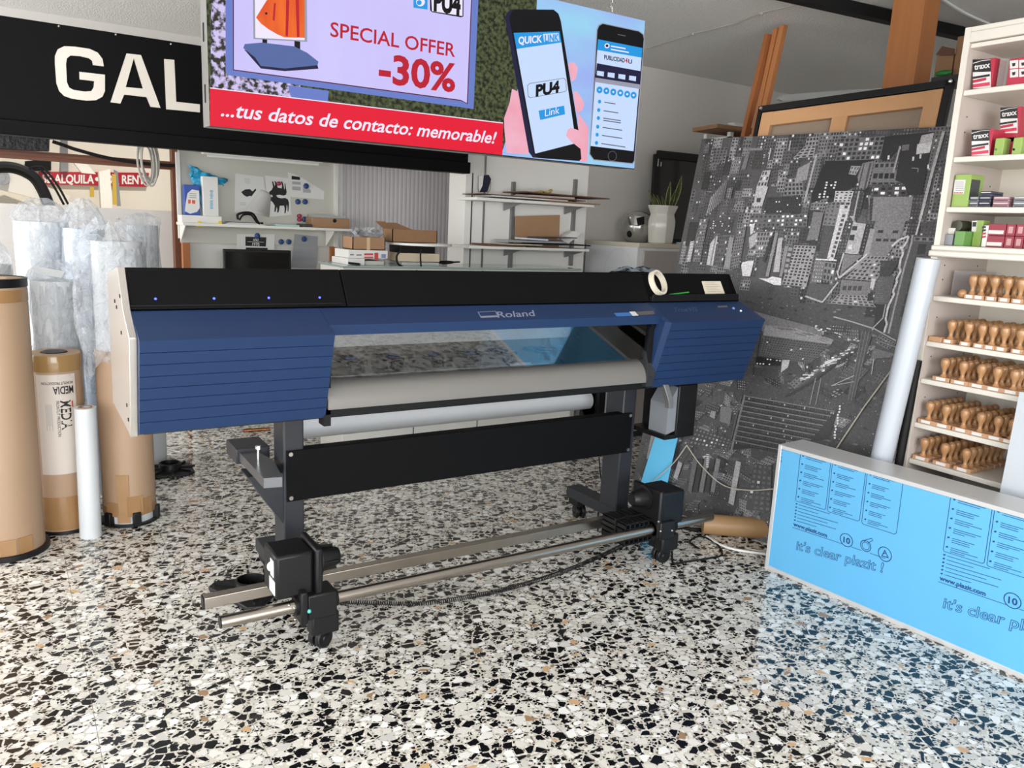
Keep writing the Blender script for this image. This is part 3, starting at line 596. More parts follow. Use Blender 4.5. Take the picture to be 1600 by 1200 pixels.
quadbox('hazard_plate', [(175, 272), (181, 272), (183, 320), (177, 320)], 7.52, .02, mat('yellow hazard plate', (206, 168, 60), .5), cr)
quadbox('side_plate', [(178, 265), (184, 268), (189, 322), (183, 322)], 7.54, .02, GREYM, cr)
quadbox('boom', [(0, 272), (12, 268), (110, 306), (104, 322), (0, 296)], 7.8, .12, CRW, cr)
quadbox('brace', [(110, 248), (132, 252), (150, 272), (128, 270)], 7.7, .08, CRW, cr)
c = at(2, 277, y=7.75); MB().cyl(c, c+V((0, .06, 0)), .06, n=20).cyl(c-V((0, .02, 0)), c, .03, n=16).build('pivot', GREYM, cr)
MB().tube(bez([at(x, y, y=7.62) for x, y in ((-20, 262), (20, 262), (50, 275), (66, 296), (80, 330))], 8), .045, n=10).build('hose', BLACK, cr)
for d in (0, 7): MB().tube(bez([at(x+d, y, y=7.6) for x, y in ((44, 264), (60, 262), (82, 288), (100, 320))], 8), .009, n=6).build('thin_hose', BLACK2, cr)
quadbox('yellow_stripe', [(140, 292), (147, 292), (147, 308), (141, 308)], 7.9, .02, mat('yellow hazard plate', (206, 168, 60), .5), cr)
c = at(48, 260, y=7.96); single(MB().prism([at(x, y, y=7.96) for x, y in ((39, 252), (55, 250), (55, 248), (80, 249), (80, 266), (56, 267), (39, 266))], (0, .05, 0)), 'wall_vent', BLACK2, 'small black box on the cream wall outside the rear window', 'box', c)
c = at(104, 240, y=7.97); single(MB().prism([at(x, y, y=7.97) for x, y in ((97, 200), (105, 200), (107, 268), (95, 268))]+[], (0, .04, 0)), 'drain_pipe', GREYM, 'grey vertical pipe on the cream wall outside the rear window', 'pipe', c)
c = at(40, 226, y=6.32); bg_ = MB().prism([at(x, y, y=6.32) for x, y in ((-20, 205), (78, 214), (77, 236), (20, 233), (-20, 230))], (0, .10, 0))
single(bg_, 'folded_tarpaulin', mat('black tarp', (24, 24, 26), .5, bump=(30, .8)), 'black folded tarpaulin on the wooden rail of the rear window', 'tarpaulin', c)
single(MB().tube(bez([at(x, y, y=6.39) for x, y in ((82, 221), (100, 227), (120, 234), (170, 247), (230, 256), (272, 259))], 8), .012, n=8), 'black_cable', BLACK2, 'thick black cable slanting across the rear window', 'cable', at(150, 240, y=6.39))
# coil of grey cable hung from the shelf end
random.seed(5); cl = MB()
for k in range(7):
    a_, b_, dx, dy = 11+random.uniform(-3, 3), 34+random.uniform(-6, 5), random.uniform(-4, 4), random.uniform(-3, 3)
    cl.tube([at(231+dx+a_*math.cos(t)+3*math.sin(t), 252+dy+b_*math.sin(t), y=5.47+.008*k) for t in [2*PI*j/24 for j in range(25)]], .006, n=6)
single(cl, 'cable_coil', mat('grey cable', (172, 168, 160), .5), 'coil of grey cable hanging from the end of the white lamp shelf', 'cable', at(231, 290, y=5.47))
# ================================================================== magnetic board with shelf
YB = 5.8
bp = Plane((0, YB, 0), (0, -1, 0))
BW = mat('off-white metal board', (198, 196, 186), .45)
bx0, bx1 = at(281, 300, y=YB).x, at(527, 300, y=YB).x; bz0, bz1 = at(400, 382, y=YB).z, at(400, 235, y=YB).z
bd = thing('magnetic_board', 'off-white metal board behind the printer covered with sheets and magnets', 'board', ((bx0+bx1)/2, YB, bz0))
MB().box(bx0, bx1, YB, YB+.03, bz0, bz1+.12).build('panel', BW, bd)
MB().box(bx0+.03, bx1-.03, YB+.03, YB+.05, 0, bz0+.02).build('lower_panel', mat('white ribbed board', (214, 213, 208), .5), bd)
WOODO = mat('orange wood post', (176, 108, 58), .5, noise=(10, .8, (156, 92, 48)), stretch=(1, 1, .15))
for x in (bx0+.005, bx1-.05): MB().box(x, x+.045, YB-.01, YB+.05, 0, bz0).build('support_post', WOODO, bd)
for px_, pa, pb in ((279.5, 238, 372), (525.5, 256, 386)):
    x = at(px_, 300, y=YB-.02).x; MB().box(x-.012, x+.012, YB-.025, YB, at(px_, pb, y=YB).z, at(px_, pa, y=YB).z).build('slotted_rail', WHITE, bd)
SHW = mat('white shelf board', (224, 222, 216), .5)
z_s = at(420, 357, y=5.54).z
sh = thing('wall_shelf', 'white shelf below the bull posters on the off-white board', 'shelf', (1.55, 5.7, z_s))
sx0, sx1 = at(286, 352, y=5.54).x, at(551, 362, y=5.54).x
MB().box(sx0, sx1, 5.54, YB-.026, z_s, z_s+.018).build('shelf_board', SHW, sh, bev=.002)
for x in (sx0+.02, sx1-.12): MB().prism([(x, YB-.03, z_s), (x, 5.58, z_s), (x, YB-.03, z_s-.12)], (.006, 0, 0)).build('bracket', WHITE, sh)
zt = at(400, 247, y=5.55).z+.035
ls = thing('lamp_shelf', 'white narrow shelf with a tube lamp under the black letter sign', 'shelf', (1.5, 5.65, zt))
MB().box(at(213, 234, y=5.55).x, at(597, 262, y=5.55).x, 5.55, YB, zt, zt+.035).build('shelf_board', mat('grey white shelf', (188, 188, 184), .5), ls, bev=.002)
l0, l1 = at(319, 243, y=5.52), at(508, 257, y=5.52)
lm = MB().box(l0.x, l1.x, 5.56, 5.62, zt-.035, zt-.001).build('tube_lamp', WHITE, ls, bev=.006)
MB().cyl((l0.x+.03, 5.575, zt-.042), (l1.x-.03, 5.575, zt-.042), .009, n=10).build('tube', mat('milky tube', (240, 240, 236), .3), lm)
single(MB().box(at(325, 233, y=5.62).x, at(377, 236, y=5.62).x, 5.58, 5.76, zt+.0352, zt+.045), 'white_board_offcut', PAPER, 'thin white board offcut lying on the lamp shelf', 'board', (1.3, 5.6, zt+.035))
zs = z_s+.018
def bxp(name, label, cat, m, x0, x1, yt, yb, Y, dep, z0=None, bev=.003, group=None, build=True):
    """an upright box whose front face is read off the photograph at depth Y"""
    a0, a1 = at(x0, yb, y=Y), at((x0+x1)/2, yt, y=Y); X1 = at(x1, yb, y=Y).x; z0 = a0.z if z0 is None else z0
    return single(MB().box(a0.x, X1, Y, Y+dep, z0, a1.z), name, m, label, cat, ((a0.x+X1)/2, Y+dep/2, z0), group, bev=bev)
MBLUE = mat('medical blue carton', (38, 76, 160), .45)
b1 = bxp('blue_carton', 'blue and white carton with red squares at the left end of the wall shelf', 'box', MBLUE, 289, 313, 289, 336, 5.64, .06, zs+.045)
P5 = Plane((0, 5.64, 0), (0, -1, 0)); a = Art(); lay[0] = 2
shape(0, [(290, 318), (293, 302), (300, 296), (311, 298), (312, 325), (308, 331), (297, 334), (289, 330)], P5, a); shape(1, [(294, 312), (298, 312), (298, 318), (294, 318)], P5, a); shape(1, [(300, 312.5), (305, 313), (305, 318.5), (300, 318)], P5, a)
for k in range(3): shape(2, [(296, 302+k*3), (307, 302.5+k*3), (307, 303.5+k*3), (296, 303+k*3)], P5, a)
a.build('front_print', [PAPER, mat('orange red print', (222, 82, 40), .5), mat('print grey', (150, 150, 150), .6)], b1, smooth=False)
b2 = bxp('white_carton', 'tall white carton with a light blue print on the wall shelf', 'box', PAPER, 318, 342, 276, 336, 5.62, .06, zs+.045)
P5 = Plane((0, 5.62, 0), (0, -1, 0)); a = Art(); lay[0] = 2
for k in range(15):
    if k != 7: shape(0, [(328.2, 297+k*2), (332.2+(k % 3)*.4, 297+k*2), (332.2+(k % 3)*.4, 298.3+k*2), (328.2, 298.3+k*2)], P5, a)
a.build('lettering', mat('cyan print', (90, 176, 208), .5), b2, smooth=False)
bxp('white_tray', 'low white tray under the two cartons on the wall shelf', 'tray', WHITE, 284, 347, 337, 350, 5.58, .15, zs)
for px_, lab in ((311, 'yellow clip on the front of the low white tray, under the blue carton'), (343, 'yellow clip on the front of the low white tray, at its right end')):
    q = [at(x, y, y=5.575) for x, y in ((px_-5, 354), (px_-1, 345), (px_+1, 345), (px_+5, 354))]; single(MB().prism(q, (0, -.02, 0)), 'yellow_clip', mat('yellow plastic', (228, 200, 20), .4), lab, 'clip', q[0], 'yellow clips on the tray')
# cyan plastic bag behind the white carton
def crumple(P, m, rows, cols, amp, seed):
    random.seed(seed); b = MB(); vs = []
    for j in range(rows):
        for i in range(cols):
            u, w = i/(cols-1), j/(rows-1); q = [V(P[0]).lerp(V(P[1]), u), V(P[3]).lerp(V(P[2]), u)]; p = q[0].lerp(q[1], w)
            vs.append(p+V((random.uniform(-amp, amp), random.uniform(-amp, amp)*2, random.uniform(-amp, amp))))
    b.add(vs, [(j*cols+i, j*cols+i+1, (j+1)*cols+i+1, (j+1)*cols+i) for j in range(rows-1) for i in range(cols-1)]); return b
CYB = mat('cyan film', (42, 158, 200), .25, bump=(40, .5))
b = crumple([at(x, y, y=5.72) for x, y in ((296, 270), (328, 272), (322, 336), (312, 318))], CYB, 7, 7, .006, 1)
c2 = crumple([at(x, y, y=5.70) for x, y in ((326, 272), (355, 280), (350, 291), (338, 287))], CYB, 5, 6, .008, 2); b.add(c2.v, c2.f)
c2 = crumple([at(x, y, y=5.71) for x, y in ((294, 256), (328, 272), (322, 284), (298, 276))], CYB, 5, 6, .008, 4); b.add(c2.v, c2.f)
single(b, 'plastic_bag', CYB, 'cyan plastic bag bunched behind the white carton on the wall shelf', 'bag', at(315, 330, y=5.70), smooth=True, solid=.002)
# black headset and cable, papers, boxes on the shelf
hs = MB().tube(bez([at(x, y, y=5.6) for x, y in ((372, 343), (372, 335), (385, 332), (396, 335), (404, 348), (411, 349))], 8), .008, n=6).tube(bez([at(x, y, y=5.58) for x, y in ((374, 344), (380, 336), (392, 336), (400, 346), (406, 350))], 8), .006, n=6)
single(hs, 'headset', BLACK2, 'black headset with a curved band on the wall shelf', 'headset', at(390, 349, y=5.6))
random.seed(9)
for k in range(4):
    x0 = 352+k*3; z = zs+.004*k; a0, a1 = at(x0, 350, y=5.58).x, at(x0+62-k*6, 350, y=5.58).x
    single(MB().box(a0, a1, 5.57+.01*k, 5.75, z, z+.0035), 'paper_sheet', mat('printed sheet', (120, 118, 120), .6) if k == 3 else PAPER, ['lowest white sheet of the flat pile beside the headset', 'second sheet from the bottom of the flat pile beside the headset', 'third sheet from the bottom of the flat pile beside the headset', 'grey printed sheet on top of the flat pile beside the headset'][k], 'paper', (a0, 5.6, z), 'sheets piled on the wall shelf')
bxp('glass_strip', 'pale green glass strip lying near the middle of the wall shelf', 'glass', mat('pale green glass', (176, 208, 200), .15), 431, 468, 351, 356, 5.56, .14, zs, .001)
bxp('dark_case', 'flat dark case beside the tan carton on the wall shelf', 'case', mat('dark case grey', (60, 58, 58), .5), 473, 487, 350, 356, 5.57, .14, zs, .002)
b = bxp('tan_carton', 'low tan carton with a hole mark at the right end of the wall shelf', 'box', CARD, 488, 546, 341, 357, 5.60, .15, zs)
P5 = Plane((0, 5.60, 0), (0, -1, 0)); a = Art(); lay[0] = 1; disc(0, (523, 345), 3, P5, a); a.build('hole_mark', BLACK2, b, smooth=False)
bxp('acrylic_sheet', 'grey clear sheet resting on the tan carton of the wall shelf', 'sheet', mat('grey clear sheet', (170, 172, 172), .2), 490, 538, 336.5, 340, 5.62, .14, at(515, 341, y=5.60).z+.001, .001)
# sheets on the board
def sheet(name, label, cat, pts, e, m=PAPER, solid=.0015):
    q = [bp(x, y, e) for x, y in pts]; return single(MB().prism(q, (0, -.001, 0)), name, m, label, cat, q[-1])
ART = [mat('ink black', (18, 18, 18), .6), mat('ink grey', (170, 170, 170), .7), mat('ink mid', (120, 120, 124), .7)]
Z7 = lambda pts: zp(270, 225, 5.333, pts)
o = sheet('drawing_sheet', 'white sheet with a black leaf shape and pencil marks, left of the bull poster', 'paper', Z7([(520, 245), (755, 275), (800, 610), (515, 570)]), .002)
a = Art(); lay[0] = 60
shape(0, Z7([(570, 400), (600, 380), (640, 375), (665, 395), (690, 370), (695, 385), (668, 420), (655, 438), (645, 432), (615, 440), (590, 425)]), bp, a)
for k in range(4): shape(1, Z7([(595+k*3, 285+k*12), (645, 290+k*12), (645, 293+k*12), (595+k*3, 288+k*12)]), bp, a)
for k in range(2): shape(1, Z7([(560, 490+k*15), (610, 487+k*15), (610, 491+k*15), (560, 494+k*15)]), bp, a)
a.build('drawing', ART, o, smooth=False)
# curling lower corner of that sheet
q = [bp(x, y, .004) for x, y in Z7([(735, 375), (820, 410), (800, 610), (575, 560)])]; b = MB(); n = 9; vs = []
for j in range(n):
    w = j/(n-1); l, r_ = q[0].lerp(q[3], w), q[1].lerp(q[2], w); vs += [l+V((0, -.09*w**1.5, 0)), r_+V((0, -.01*w, 0))]
b.add(vs, [(2*j, 2*j+1, 2*j+3, 2*j+2) for j in range(n-1)]); b.build('curled_corner', PAPER, o, solid=.001)
o = sheet('bull_poster', 'white sheet with two black bull silhouettes pinned to the board', 'poster', Z7([(765, 262), (972, 285), (990, 590), (803, 608)]), .003)
a = Art(); lay[0] = 90
BULL = [(0, .78), (.05, .9), (.12, .86), (.2, .97), (.3, 1), (.42, .86), (.6, .82), (.8, .85), (.94, .78), (1, .6), (.97, .1), (.93, .1), (.92, .4), (.88, .48), (.86, .2), (.82, .0), (.76, .0), (.78, .25), (.74, .42), (.52, .40), (.48, .12), (.44, .02), (.38, .02), (.40, .2), (.36, .34), (.30, .05), (.24, .05), (.26, .4), (.18, .55), (.12, .62), (.06, .66)]
def bull(O, U, W_): shape(0, [(O[0]+U[0]*x+W_[0]*y, O[1]+U[1]*x+W_[1]*y) for x, y in BULL], bp, a)
bull((270+808/5.333, 225+572/5.333), (30, 1), (0, -28)); bull((270+790/5.333, 225+300/5.333), (28, 3), (3, 26))
a.build('silhouette', ART, o, smooth=False)
o = sheet('cut_flyer', 'slant-cut white flyer with a black box at the right of the bull poster', 'paper', Z7([(957, 235), (1040, 260), (1262, 395), (1258, 462), (980, 440)]), .002)
a = Art(); lay[0] = 60; shape(0, Z7([(990, 265), (1060, 275), (1060, 300), (990, 295)]), bp, a); shape(1, Z7([(995, 310), (1065, 317), (1065, 340), (995, 335)]), bp, a); shape(1, Z7([(995, 352), (1065, 358), (1065, 388), (995, 384)]), bp, a); shape(1, Z7([(1085, 340), (1150, 385), (1150, 408), (1085, 403)]), bp, a); a.build('print', ART, o, smooth=False)
o = sheet('year_sheet', 'white sheet with a black plate reading a year, below the wall shelf', 'paper', Z7([(535, 750), (850, 752), (845, 900), (530, 890)]), .002)
a = Art(); lay[0] = 60; shape(0, Z7([(605, 772), (780, 778), (775, 855), (605, 848)]), bp, a); shape(0, Z7([(608, 862), (790, 866), (790, 895), (608, 890)]), bp, a)
lay[0] += 4; A2 = [mat('ink black', (18, 18, 18)), ART[1], ART[2], PAPER]; words_(3, 'AÑO', (270+668/5.333, 225+808/5.333), (270+715/5.333, 225+809/5.333), 3.6, .02, 0, bp, a); words_(3, '1970', (270+662/5.333, 225+846/5.333), (270+722/5.333, 225+848/5.333), 4.4, .02, 0, bp, a); shape(3, Z7([(622, 812), (760, 817), (760, 820), (622, 815)]), bp, a)
a.build('print', A2, o, smooth=False)
o = sheet('sea_photo', 'photo print of a grey-blue sea under the wall shelf', 'photo', Z7([(1015, 750), (1210, 770), (1190, 1040), (985, 1030)]), .002, mat('sea photo', (120, 134, 148), .4, noise=(8, .8, (176, 170, 166)), stretch=(.3, 1, 3)))
MAG = [('blue', q, w) for q, w in (((1110, 350), 'on the slant-cut flyer'), ((1041, 481), 'left of the pair under the slant-cut flyer'), ((1101, 481), 'right of the pair under the slant-cut flyer'), ((1097, 628), 'beside the red one above the wall shelf'), ((703, 765), 'on the sheet with the year'), ((902, 815), 'left of the pair under the wall shelf'), ((965, 815), 'right of the pair under the wall shelf'), ((1093, 792), 'on the sea photo'))]+[('red', q, w) for q, w in (((877, 330), 'on the upper bull silhouette'), ((1050, 600), 'upper of the pair above the wall shelf'), ((1050, 630), 'lower of the pair above the wall shelf'))]
for cname, q, w in MAG:
    z = Z7([q])[0]; c = bp(*z, .004)
    if cname == 'blue': mb = MB().lathe([(.019, 0), (.02, .004), (.018, .012), (.012, .014)], c, (0, -1, 0), n=18)
    else: mb = MB().lathe([(.014, 0), (.012, .008), (.008, .014), (.015, .022), (.014, .03), (.006, .033)], c, (0, -1, 0), n=16)
    single(mb, 'magnet', BLUEM if cname == 'blue' else mat('magenta red magnet', (158, 34, 78), .4), '%s round board magnet %s' % (cname, w), 'magnet', c, '%s magnets on the board' % cname)
# monitor on the low desk under the board
mo = thing('monitor', 'black computer monitor below the sheet with the year', 'monitor', (1.45, 5.6, .78))
m0, m1 = at(349, 389, y=5.55), at(455, 392, y=5.55)
MB().box(m0.x, m1.x, 5.55, 5.58, m0.z-.34, m0.z).build('case', BLACK, mo, bev=.006); MB().box(m0.x+.015, m1.x-.015, 5.548, 5.55, m0.z-.32, m0.z-.016).build('screen', mat('dark screen', (8, 8, 9), .15), mo)
MB().box((m0.x+m1.x)/2-.03, (m0.x+m1.x)/2+.03, 5.58, 5.61, .78, m0.z-.1).box((m0.x+m1.x)/2-.12, (m0.x+m1.x)/2+.12, 5.52, 5.68, .78, .795).build('stand', BLACK, mo)
dk = thing('wall_desk', 'white narrow desk fixed to the wall below the off-white board', 'desk', (1.5, 5.6, 0))
MB().box(bx0, bx1, 5.46, YB-.02, .75, .78).build('desk_top', SHW, dk)
for x in (bx0+.02, bx1-.05): MB().box(x, x+.03, 5.68, YB-.03, 0, .75).build('leg', WHITE, dk)
# ================================================================== corrugated panel
YP = 5.86
g0, g1 = at(534, 330, y=YP).x, 3.45; gz = at(560, 256, y=YP).z+.05; n = 420; vs = []
for i in range(n+1):
    x = g0+(g1-g0)*i/n; d = .003*max(-.2, math.sin(2*PI*(x-g0)/.035)); vs += [(x, YP+d, 0), (x, YP+d, gz)]
b = MB().add(vs, [(2*i, 2*i+2, 2*i+3, 2*i+1) for i in range(n)]); b.box(g0, g1, YP+.012, YP+.03, 0, gz)
single(b, 'ribbed_panel', mat('mauve grey ribbed sheet', (196, 191, 194), .55), 'tall mauve grey panel with fine vertical ribs beside the white pier', 'panel', (g0, YP, 0))
struct(MB().box(g0-.03, g0, YP-.02, YP+.03, 0, gz).build('trim_2', WHITE))
# ================================================================== counter and the boxes on it
zc = at(700, 417, y=4.28).z; cx0, cx1 = at(536, 415, y=4.28).x, at(905, 418, y=4.28).x
ct = thing('counter', 'white counter with a glass top behind the printer', 'counter', ((cx0+cx1)/2, 4.4, 0))
MB().box(cx0, cx1, 4.28, 4.66, .08, zc-.012).build('body', mat('counter white', (214, 212, 206), .4), ct, bev=.003)
MB().box(cx0+.02, cx1-.02, 4.31, 4.64, 0, .08).build('plinth', DARK, ct)
MB().box(cx0-.01, cx1+.01, 4.265, 4.67, zc-.012, zc).build('glass_top', mat('grey green glass top', (150, 165, 160), .06), ct, bev=.002)
for x in (cx0+.45, cx0+.9): MB().box(x, x+.006, 4.278, 4.281, .09, zc-.02).build('door_gap', DARK, ct)
def cbx(name, label, m, x0, x1, yt, yb, Y, dep, z0=None, **k): return bxp(name, label, 'box', m, x0, x1, yt, yb, Y, dep, z0, **k)
w = cbx('white_device_box', 'white low box with a black handle at the left end of the counter', WHITE, 543, 570, 404, 418, 4.34, .26, zc)
w2 = cbx('white_carton', 'long flat grey white carton at the bottom of the stacks on the counter', mat('grey white carton', (196, 194, 188), .6), 570, 600, 408, 418, 4.36, .2, zc)
P5 = Plane((0, 4.34, 0), (0, -1, 0)); q = [P5(x, y, .002) for x, y in ((544, 409), (561, 411), (561, 414), (544, 412.5))]; MB().prism(q, (0, -.02, 0)).build('handle', BLACK, w)
zw = at(556, 404, y=4.34).z
c1 = cbx('white_print_carton', 'white carton with red printing under the tan box of plastic', PAPER, 544, 606, 391, 404, 4.36, .22, zw+.001)
P5 = Plane((0, 4.36, 0), (0, -1, 0)); a = Art(); lay[0] = 1
for x0, x1, y0, y1, m_ in ((547, 553, 397, 399, 1), (557, 565, 397.5, 399.5, 1), (569, 583, 396, 399, 0), (569, 583, 401, 403, 0), (585, 591, 395, 406, 0), (596, 603, 397, 403, 2)): shape(m_, [(x0, y0), (x1, y0), (x1, y1), (x0, y1)], P5, a)
a.build('print', [mat('red print', (196, 70, 70), .5), ART[2], mat('blue print', (130, 140, 180), .5)], c1, smooth=False)
zw2 = at(575, 391, y=4.36).z
tb = thing('tan_box', 'open tan box filled with crumpled clear plastic on the counter', 'box', (at(576, 392, y=4.38).x, 4.45, zw2))
x0, x1, zz = at(551, 392, y=4.38).x, at(602, 392, y=4.38).x, at(576, 371, y=4.38).z
MB().box(x0, x1, 4.38, 4.385, zw2, zz).box(x0, x1, 4.535, 4.54, zw2, zz).box(x0, x0+.005, 4.38, 4.54, zw2, zz).box(x1-.005, x1, 4.38, 4.54, zw2, zz).box(x0, x1, 4.38, 4.54, zw2, zw2+.005).build('carton', CARD, tb)
MB().box((x0+x1)/2-.015, (x0+x1)/2+.005, 4.3785, 4.38, zw2, zz).build('tape_strip', mat('clear tan tape', (206, 176, 140), .25), tb)
PLAS = bpy.data.materials.new('clear crinkled plastic'); PLAS.use_nodes = True; t = PLAS.node_tree; B_ = t.nodes['Principled BSDF']; B_.inputs['Base Color'].default_value = lin((226, 232, 240)); B_.inputs['Roughness'].default_value = .1; B_.inputs['Alpha'].default_value = .32; B_.inputs['Specular IOR Level'].default_value = .9
nz = t.nodes.new('ShaderNodeTexNoise'); nz.inputs['Scale'].default_value = 16; nz.inputs['Detail'].default_value = 6; nz.inputs['Distortion'].default_value = 1.2; tc = t.nodes.new('ShaderNodeTexCoord'); t.links.new(tc.outputs['Object'], nz.inputs[0])
bpn = t.nodes.new('ShaderNodeBump'); bpn.inputs['Strength'].default_value = .9; bpn.inputs['Distance'].default_value = .07; t.links.new(nz.outputs[0], bpn.inputs['Height']); t.links.new(bpn.outputs[0], B_.inputs['Normal'])
b = crumple([(x0+.03, 4.40, zz+.05), (x1-.01, 4.40, zz+.04), (x1+.03, 4.52, zz-.005), (x0+.01, 4.52, zz-.005)], PLAS, 8, 10, .02, 12); b.build('plastic_film', PLAS, tb)
cbx('beige_carton', 'long beige carton under the round white tray on the counter', mat('beige carton', (214, 198, 170), .6), 622, 687, 396, 409, 4.38, .2, at(650, 409, y=4.38).z)
cbx('grey_device', 'pale grey box lying flat under the beige carton on the counter', mat('pale grey box', (190, 192, 190), .5), 628, 686, 410, 418, 4.38, .2, zc)
zb = at(655, 396, y=4.38).z
bs = cbx('black_device', 'black appliance under the round white tray on the counter', BLACK2, 625, 680, 384.5, 396, 4.40, .16, zb)
zt2 = at(655, 384.5, y=4.40).z; c = at(655, 380, y=4.48)
single(MB().lathe([(.18, 0), (.2, .004), (.2, .016), (.18, .016), (.18, .006), (.02, .006)], (c.x, 4.48, zt2), n=40), 'round_tray', WHITE, 'round white tray under the open tan carton on the counter', 'tray', (c.x, 4.48, zt2))
oc = thing('open_carton', 'open tan carton with a raised flap on the round white tray', 'box', (c.x, 4.48, zt2+.017))
x0, x1, z0, zz = at(613, 377, y=4.42).x, at(683, 377, y=4.42).x, zt2+.017, at(640, 359, y=4.42).z
MB().box(x0, x1, 4.42, 4.425, z0, zz).box(x0, x1, 4.555, 4.56, z0, zz).box(x0, x0+.005, 4.42, 4.56, z0, zz).box(x1-.005, x1, 4.42, 4.56, z0, zz).box(x0, x1, 4.42, 4.56, z0, z0+.004).build('carton', CARD2, oc)
q = [at(x, y, y=4.5) for x, y in ((602, 348), (619, 348), (645, 359), (613, 360))]; MB().prism(q, (0, .04, 0)).prism([(x0, 4.42, zz), (x0-.05, 4.42, zz+.04), (x0-.05, 4.56, zz+.04), (x0, 4.56, zz)], (0, 0, .004)).build('flap', CARD2, oc)
single(MB().tube(bez([at(x, y, y=4.33) for x, y in ((626, 392), (620, 400), (622, 412), (632, 418))], 8), .006, n=6).tube(bez([at(x, y, y=4.33) for x, y in ((658, 388), (657, 400), (658, 418))], 8), .005, n=6), 'appliance_cable', BLACK2, 'black cords hanging from the black appliance on the counter', 'cord', at(640, 418, y=4.33))
b = MB(); random.seed(2)
for k in range(3):
    c = at(687+k*5, 417, y=4.42); c.z = zc+.008; b.tube([c+V((.05*math.cos(t)+.02*k, .03*math.sin(t), .004+.012*abs(math.sin(t*.5+k)))) for t in [2*PI*j/18 for j in range(19)]], .005, n=6)
single(b, 'cord_loop', BLACK2, 'small loop of black cord lying right of the cartons on the counter', 'cord', at(690, 418, y=4.42))
# ================================================================== shelves on the white pier
pp = Plane((0, 4.72, 0), (0, -1, 0))
def rail(px_, pa, pb, lab, x_off=0):
    x = at(px_, (pa+pb)/2, y=4.71).x; return single(MB().box(x-.012, x+.012, 4.695, 4.72, at(px_, pb, y=4.71).z, at(px_, pa, y=4.71).z), 'shelf_rail', GREYM, lab, 'rail', (x, 4.71, at(px_, pb, y=4.71).z), 'slotted rails on the white pier')
rail(799, 284, 430, 'left slotted metal rail on the white pier behind the printer'); rail(895, 280, 415, 'right slotted metal rail on the white pier, nearer the cabinet')
x = at(757, 300, y=4.715).x
single(MB().box(x-.006, x+.006, 4.712, 4.72, at(757, 430, y=4.71).z, 2.6), 'wire_duct', GREYM, 'thin grey cable duct running up the left side of the white pier', 'duct', (x, 4.715, 1.2))
x = at(736, 350, y=4.719).x; single(MB().box(x-.004, x+.004, 4.717, 4.72, .9, at(737, 270, y=4.71).z), 'joint_strip', DARK, 'narrow dark joint strip at the left edge of the white pier', 'strip', (x, 4.718, .9))
for nm, lab, xa, xb, yy, Y in (('upper', 'upper white shelf on the pier carrying brown card sheets', 739, 922, 314, 4.5), ('lower', 'lower white shelf on the pier carrying papers and a brown card', 727, 914, 386, 4.5)):
    z = at((xa+xb)/2, yy, y=Y).z; X0, X1 = at(xa, yy-3, y=Y).x, at(xb, yy+2, y=Y).x
    t_ = thing('pier_shelf', lab, 'shelf', ((X0+X1)/2, 4.6, z)); MB().box(X0, X1, 4.45, 4.694, z-.018, z).build('shelf_board', SHW, t_, bev=.002)
    for px_ in (799, 895):
        x = at(px_, yy, y=4.6).x; MB().prism([(x, 4.694, z-.018), (x, 4.47, z-.018), (x, 4.694, z-.07)], (.005, 0, 0)).build('bracket', GREYM, t_)
    if nm == 'upper': zu = z
    else: zl = z
BRN = mat('dark brown card', (98, 66, 48), .7)
def slabs(rows, zbase, grp):
    z = zbase
    for nm, m_, xa, xb, y0, y1, th, tilt, lab in rows:
        X0, X1 = at(xa, 350, y=4.5).x, at(xb, 350, y=4.5).x; z += max(0, -tilt)
        single(MB().hexa([(X0, y0, z), (X1, y0, z+tilt), (X1, y1, z+tilt), (X0, y1, z), (X0, y0, z+th), (X1, y0, z+tilt+th), (X1, y1, z+tilt+th), (X0, y1, z+th)]), nm, m_, lab, 'sheet', (X0, y0, z), grp)
        z += th+.001+max(0, tilt)
slabs([('card_sheet', CARD2, 850, 925, 4.42, 4.68, .008, 0, 'bottom tan card sheet sticking out at the right of the upper pier shelf'), ('paper_bundle', PAPER, 762, 880, 4.46, 4.68, .008, .0, 'white paper bundle on the upper pier shelf'), ('card_sheet', BRN, 742, 905, 4.44, 4.68, .005, .0, 'thin dark brown card lying above the white bundle on the upper pier shelf'), ('paper_bundle', mat('pink grey paper', (196, 178, 170), .7), 820, 890, 4.46, 4.66, .012, .004, 'pinkish paper bundle under the top brown sheet on the upper pier shelf'), ('card_sheet', BRN, 806, 936, 4.40, 4.68, .007, -.006, 'top dark brown sheet overhanging the right end of the upper pier shelf')], zu+.001, 'sheets on the upper pier shelf')
b = crumple([at(x, y, y=4.5) for x, y in ((838, 298), (862, 297), (860, 302), (834, 302))], None, 4, 8, .008, 8); single(b, 'yellow_wrapper', mat('yellow wrapper', (196, 176, 110), .5), 'crumpled yellowish wrapper on top of the brown sheets of the upper pier shelf', 'wrapper', at(850, 302, y=4.5), solid=.003)
q = [at(x, y, y=4.66) for x, y in ((806, 338), (875, 336), (874, 372), (807, 372))]; q[2].z = q[3].z = zl+.001
single(MB().prism(q, (0, .012, 0)), 'cardboard_piece', CARD, 'upright brown cardboard piece leaning on the pier above the lower shelf', 'cardboard', q[3])
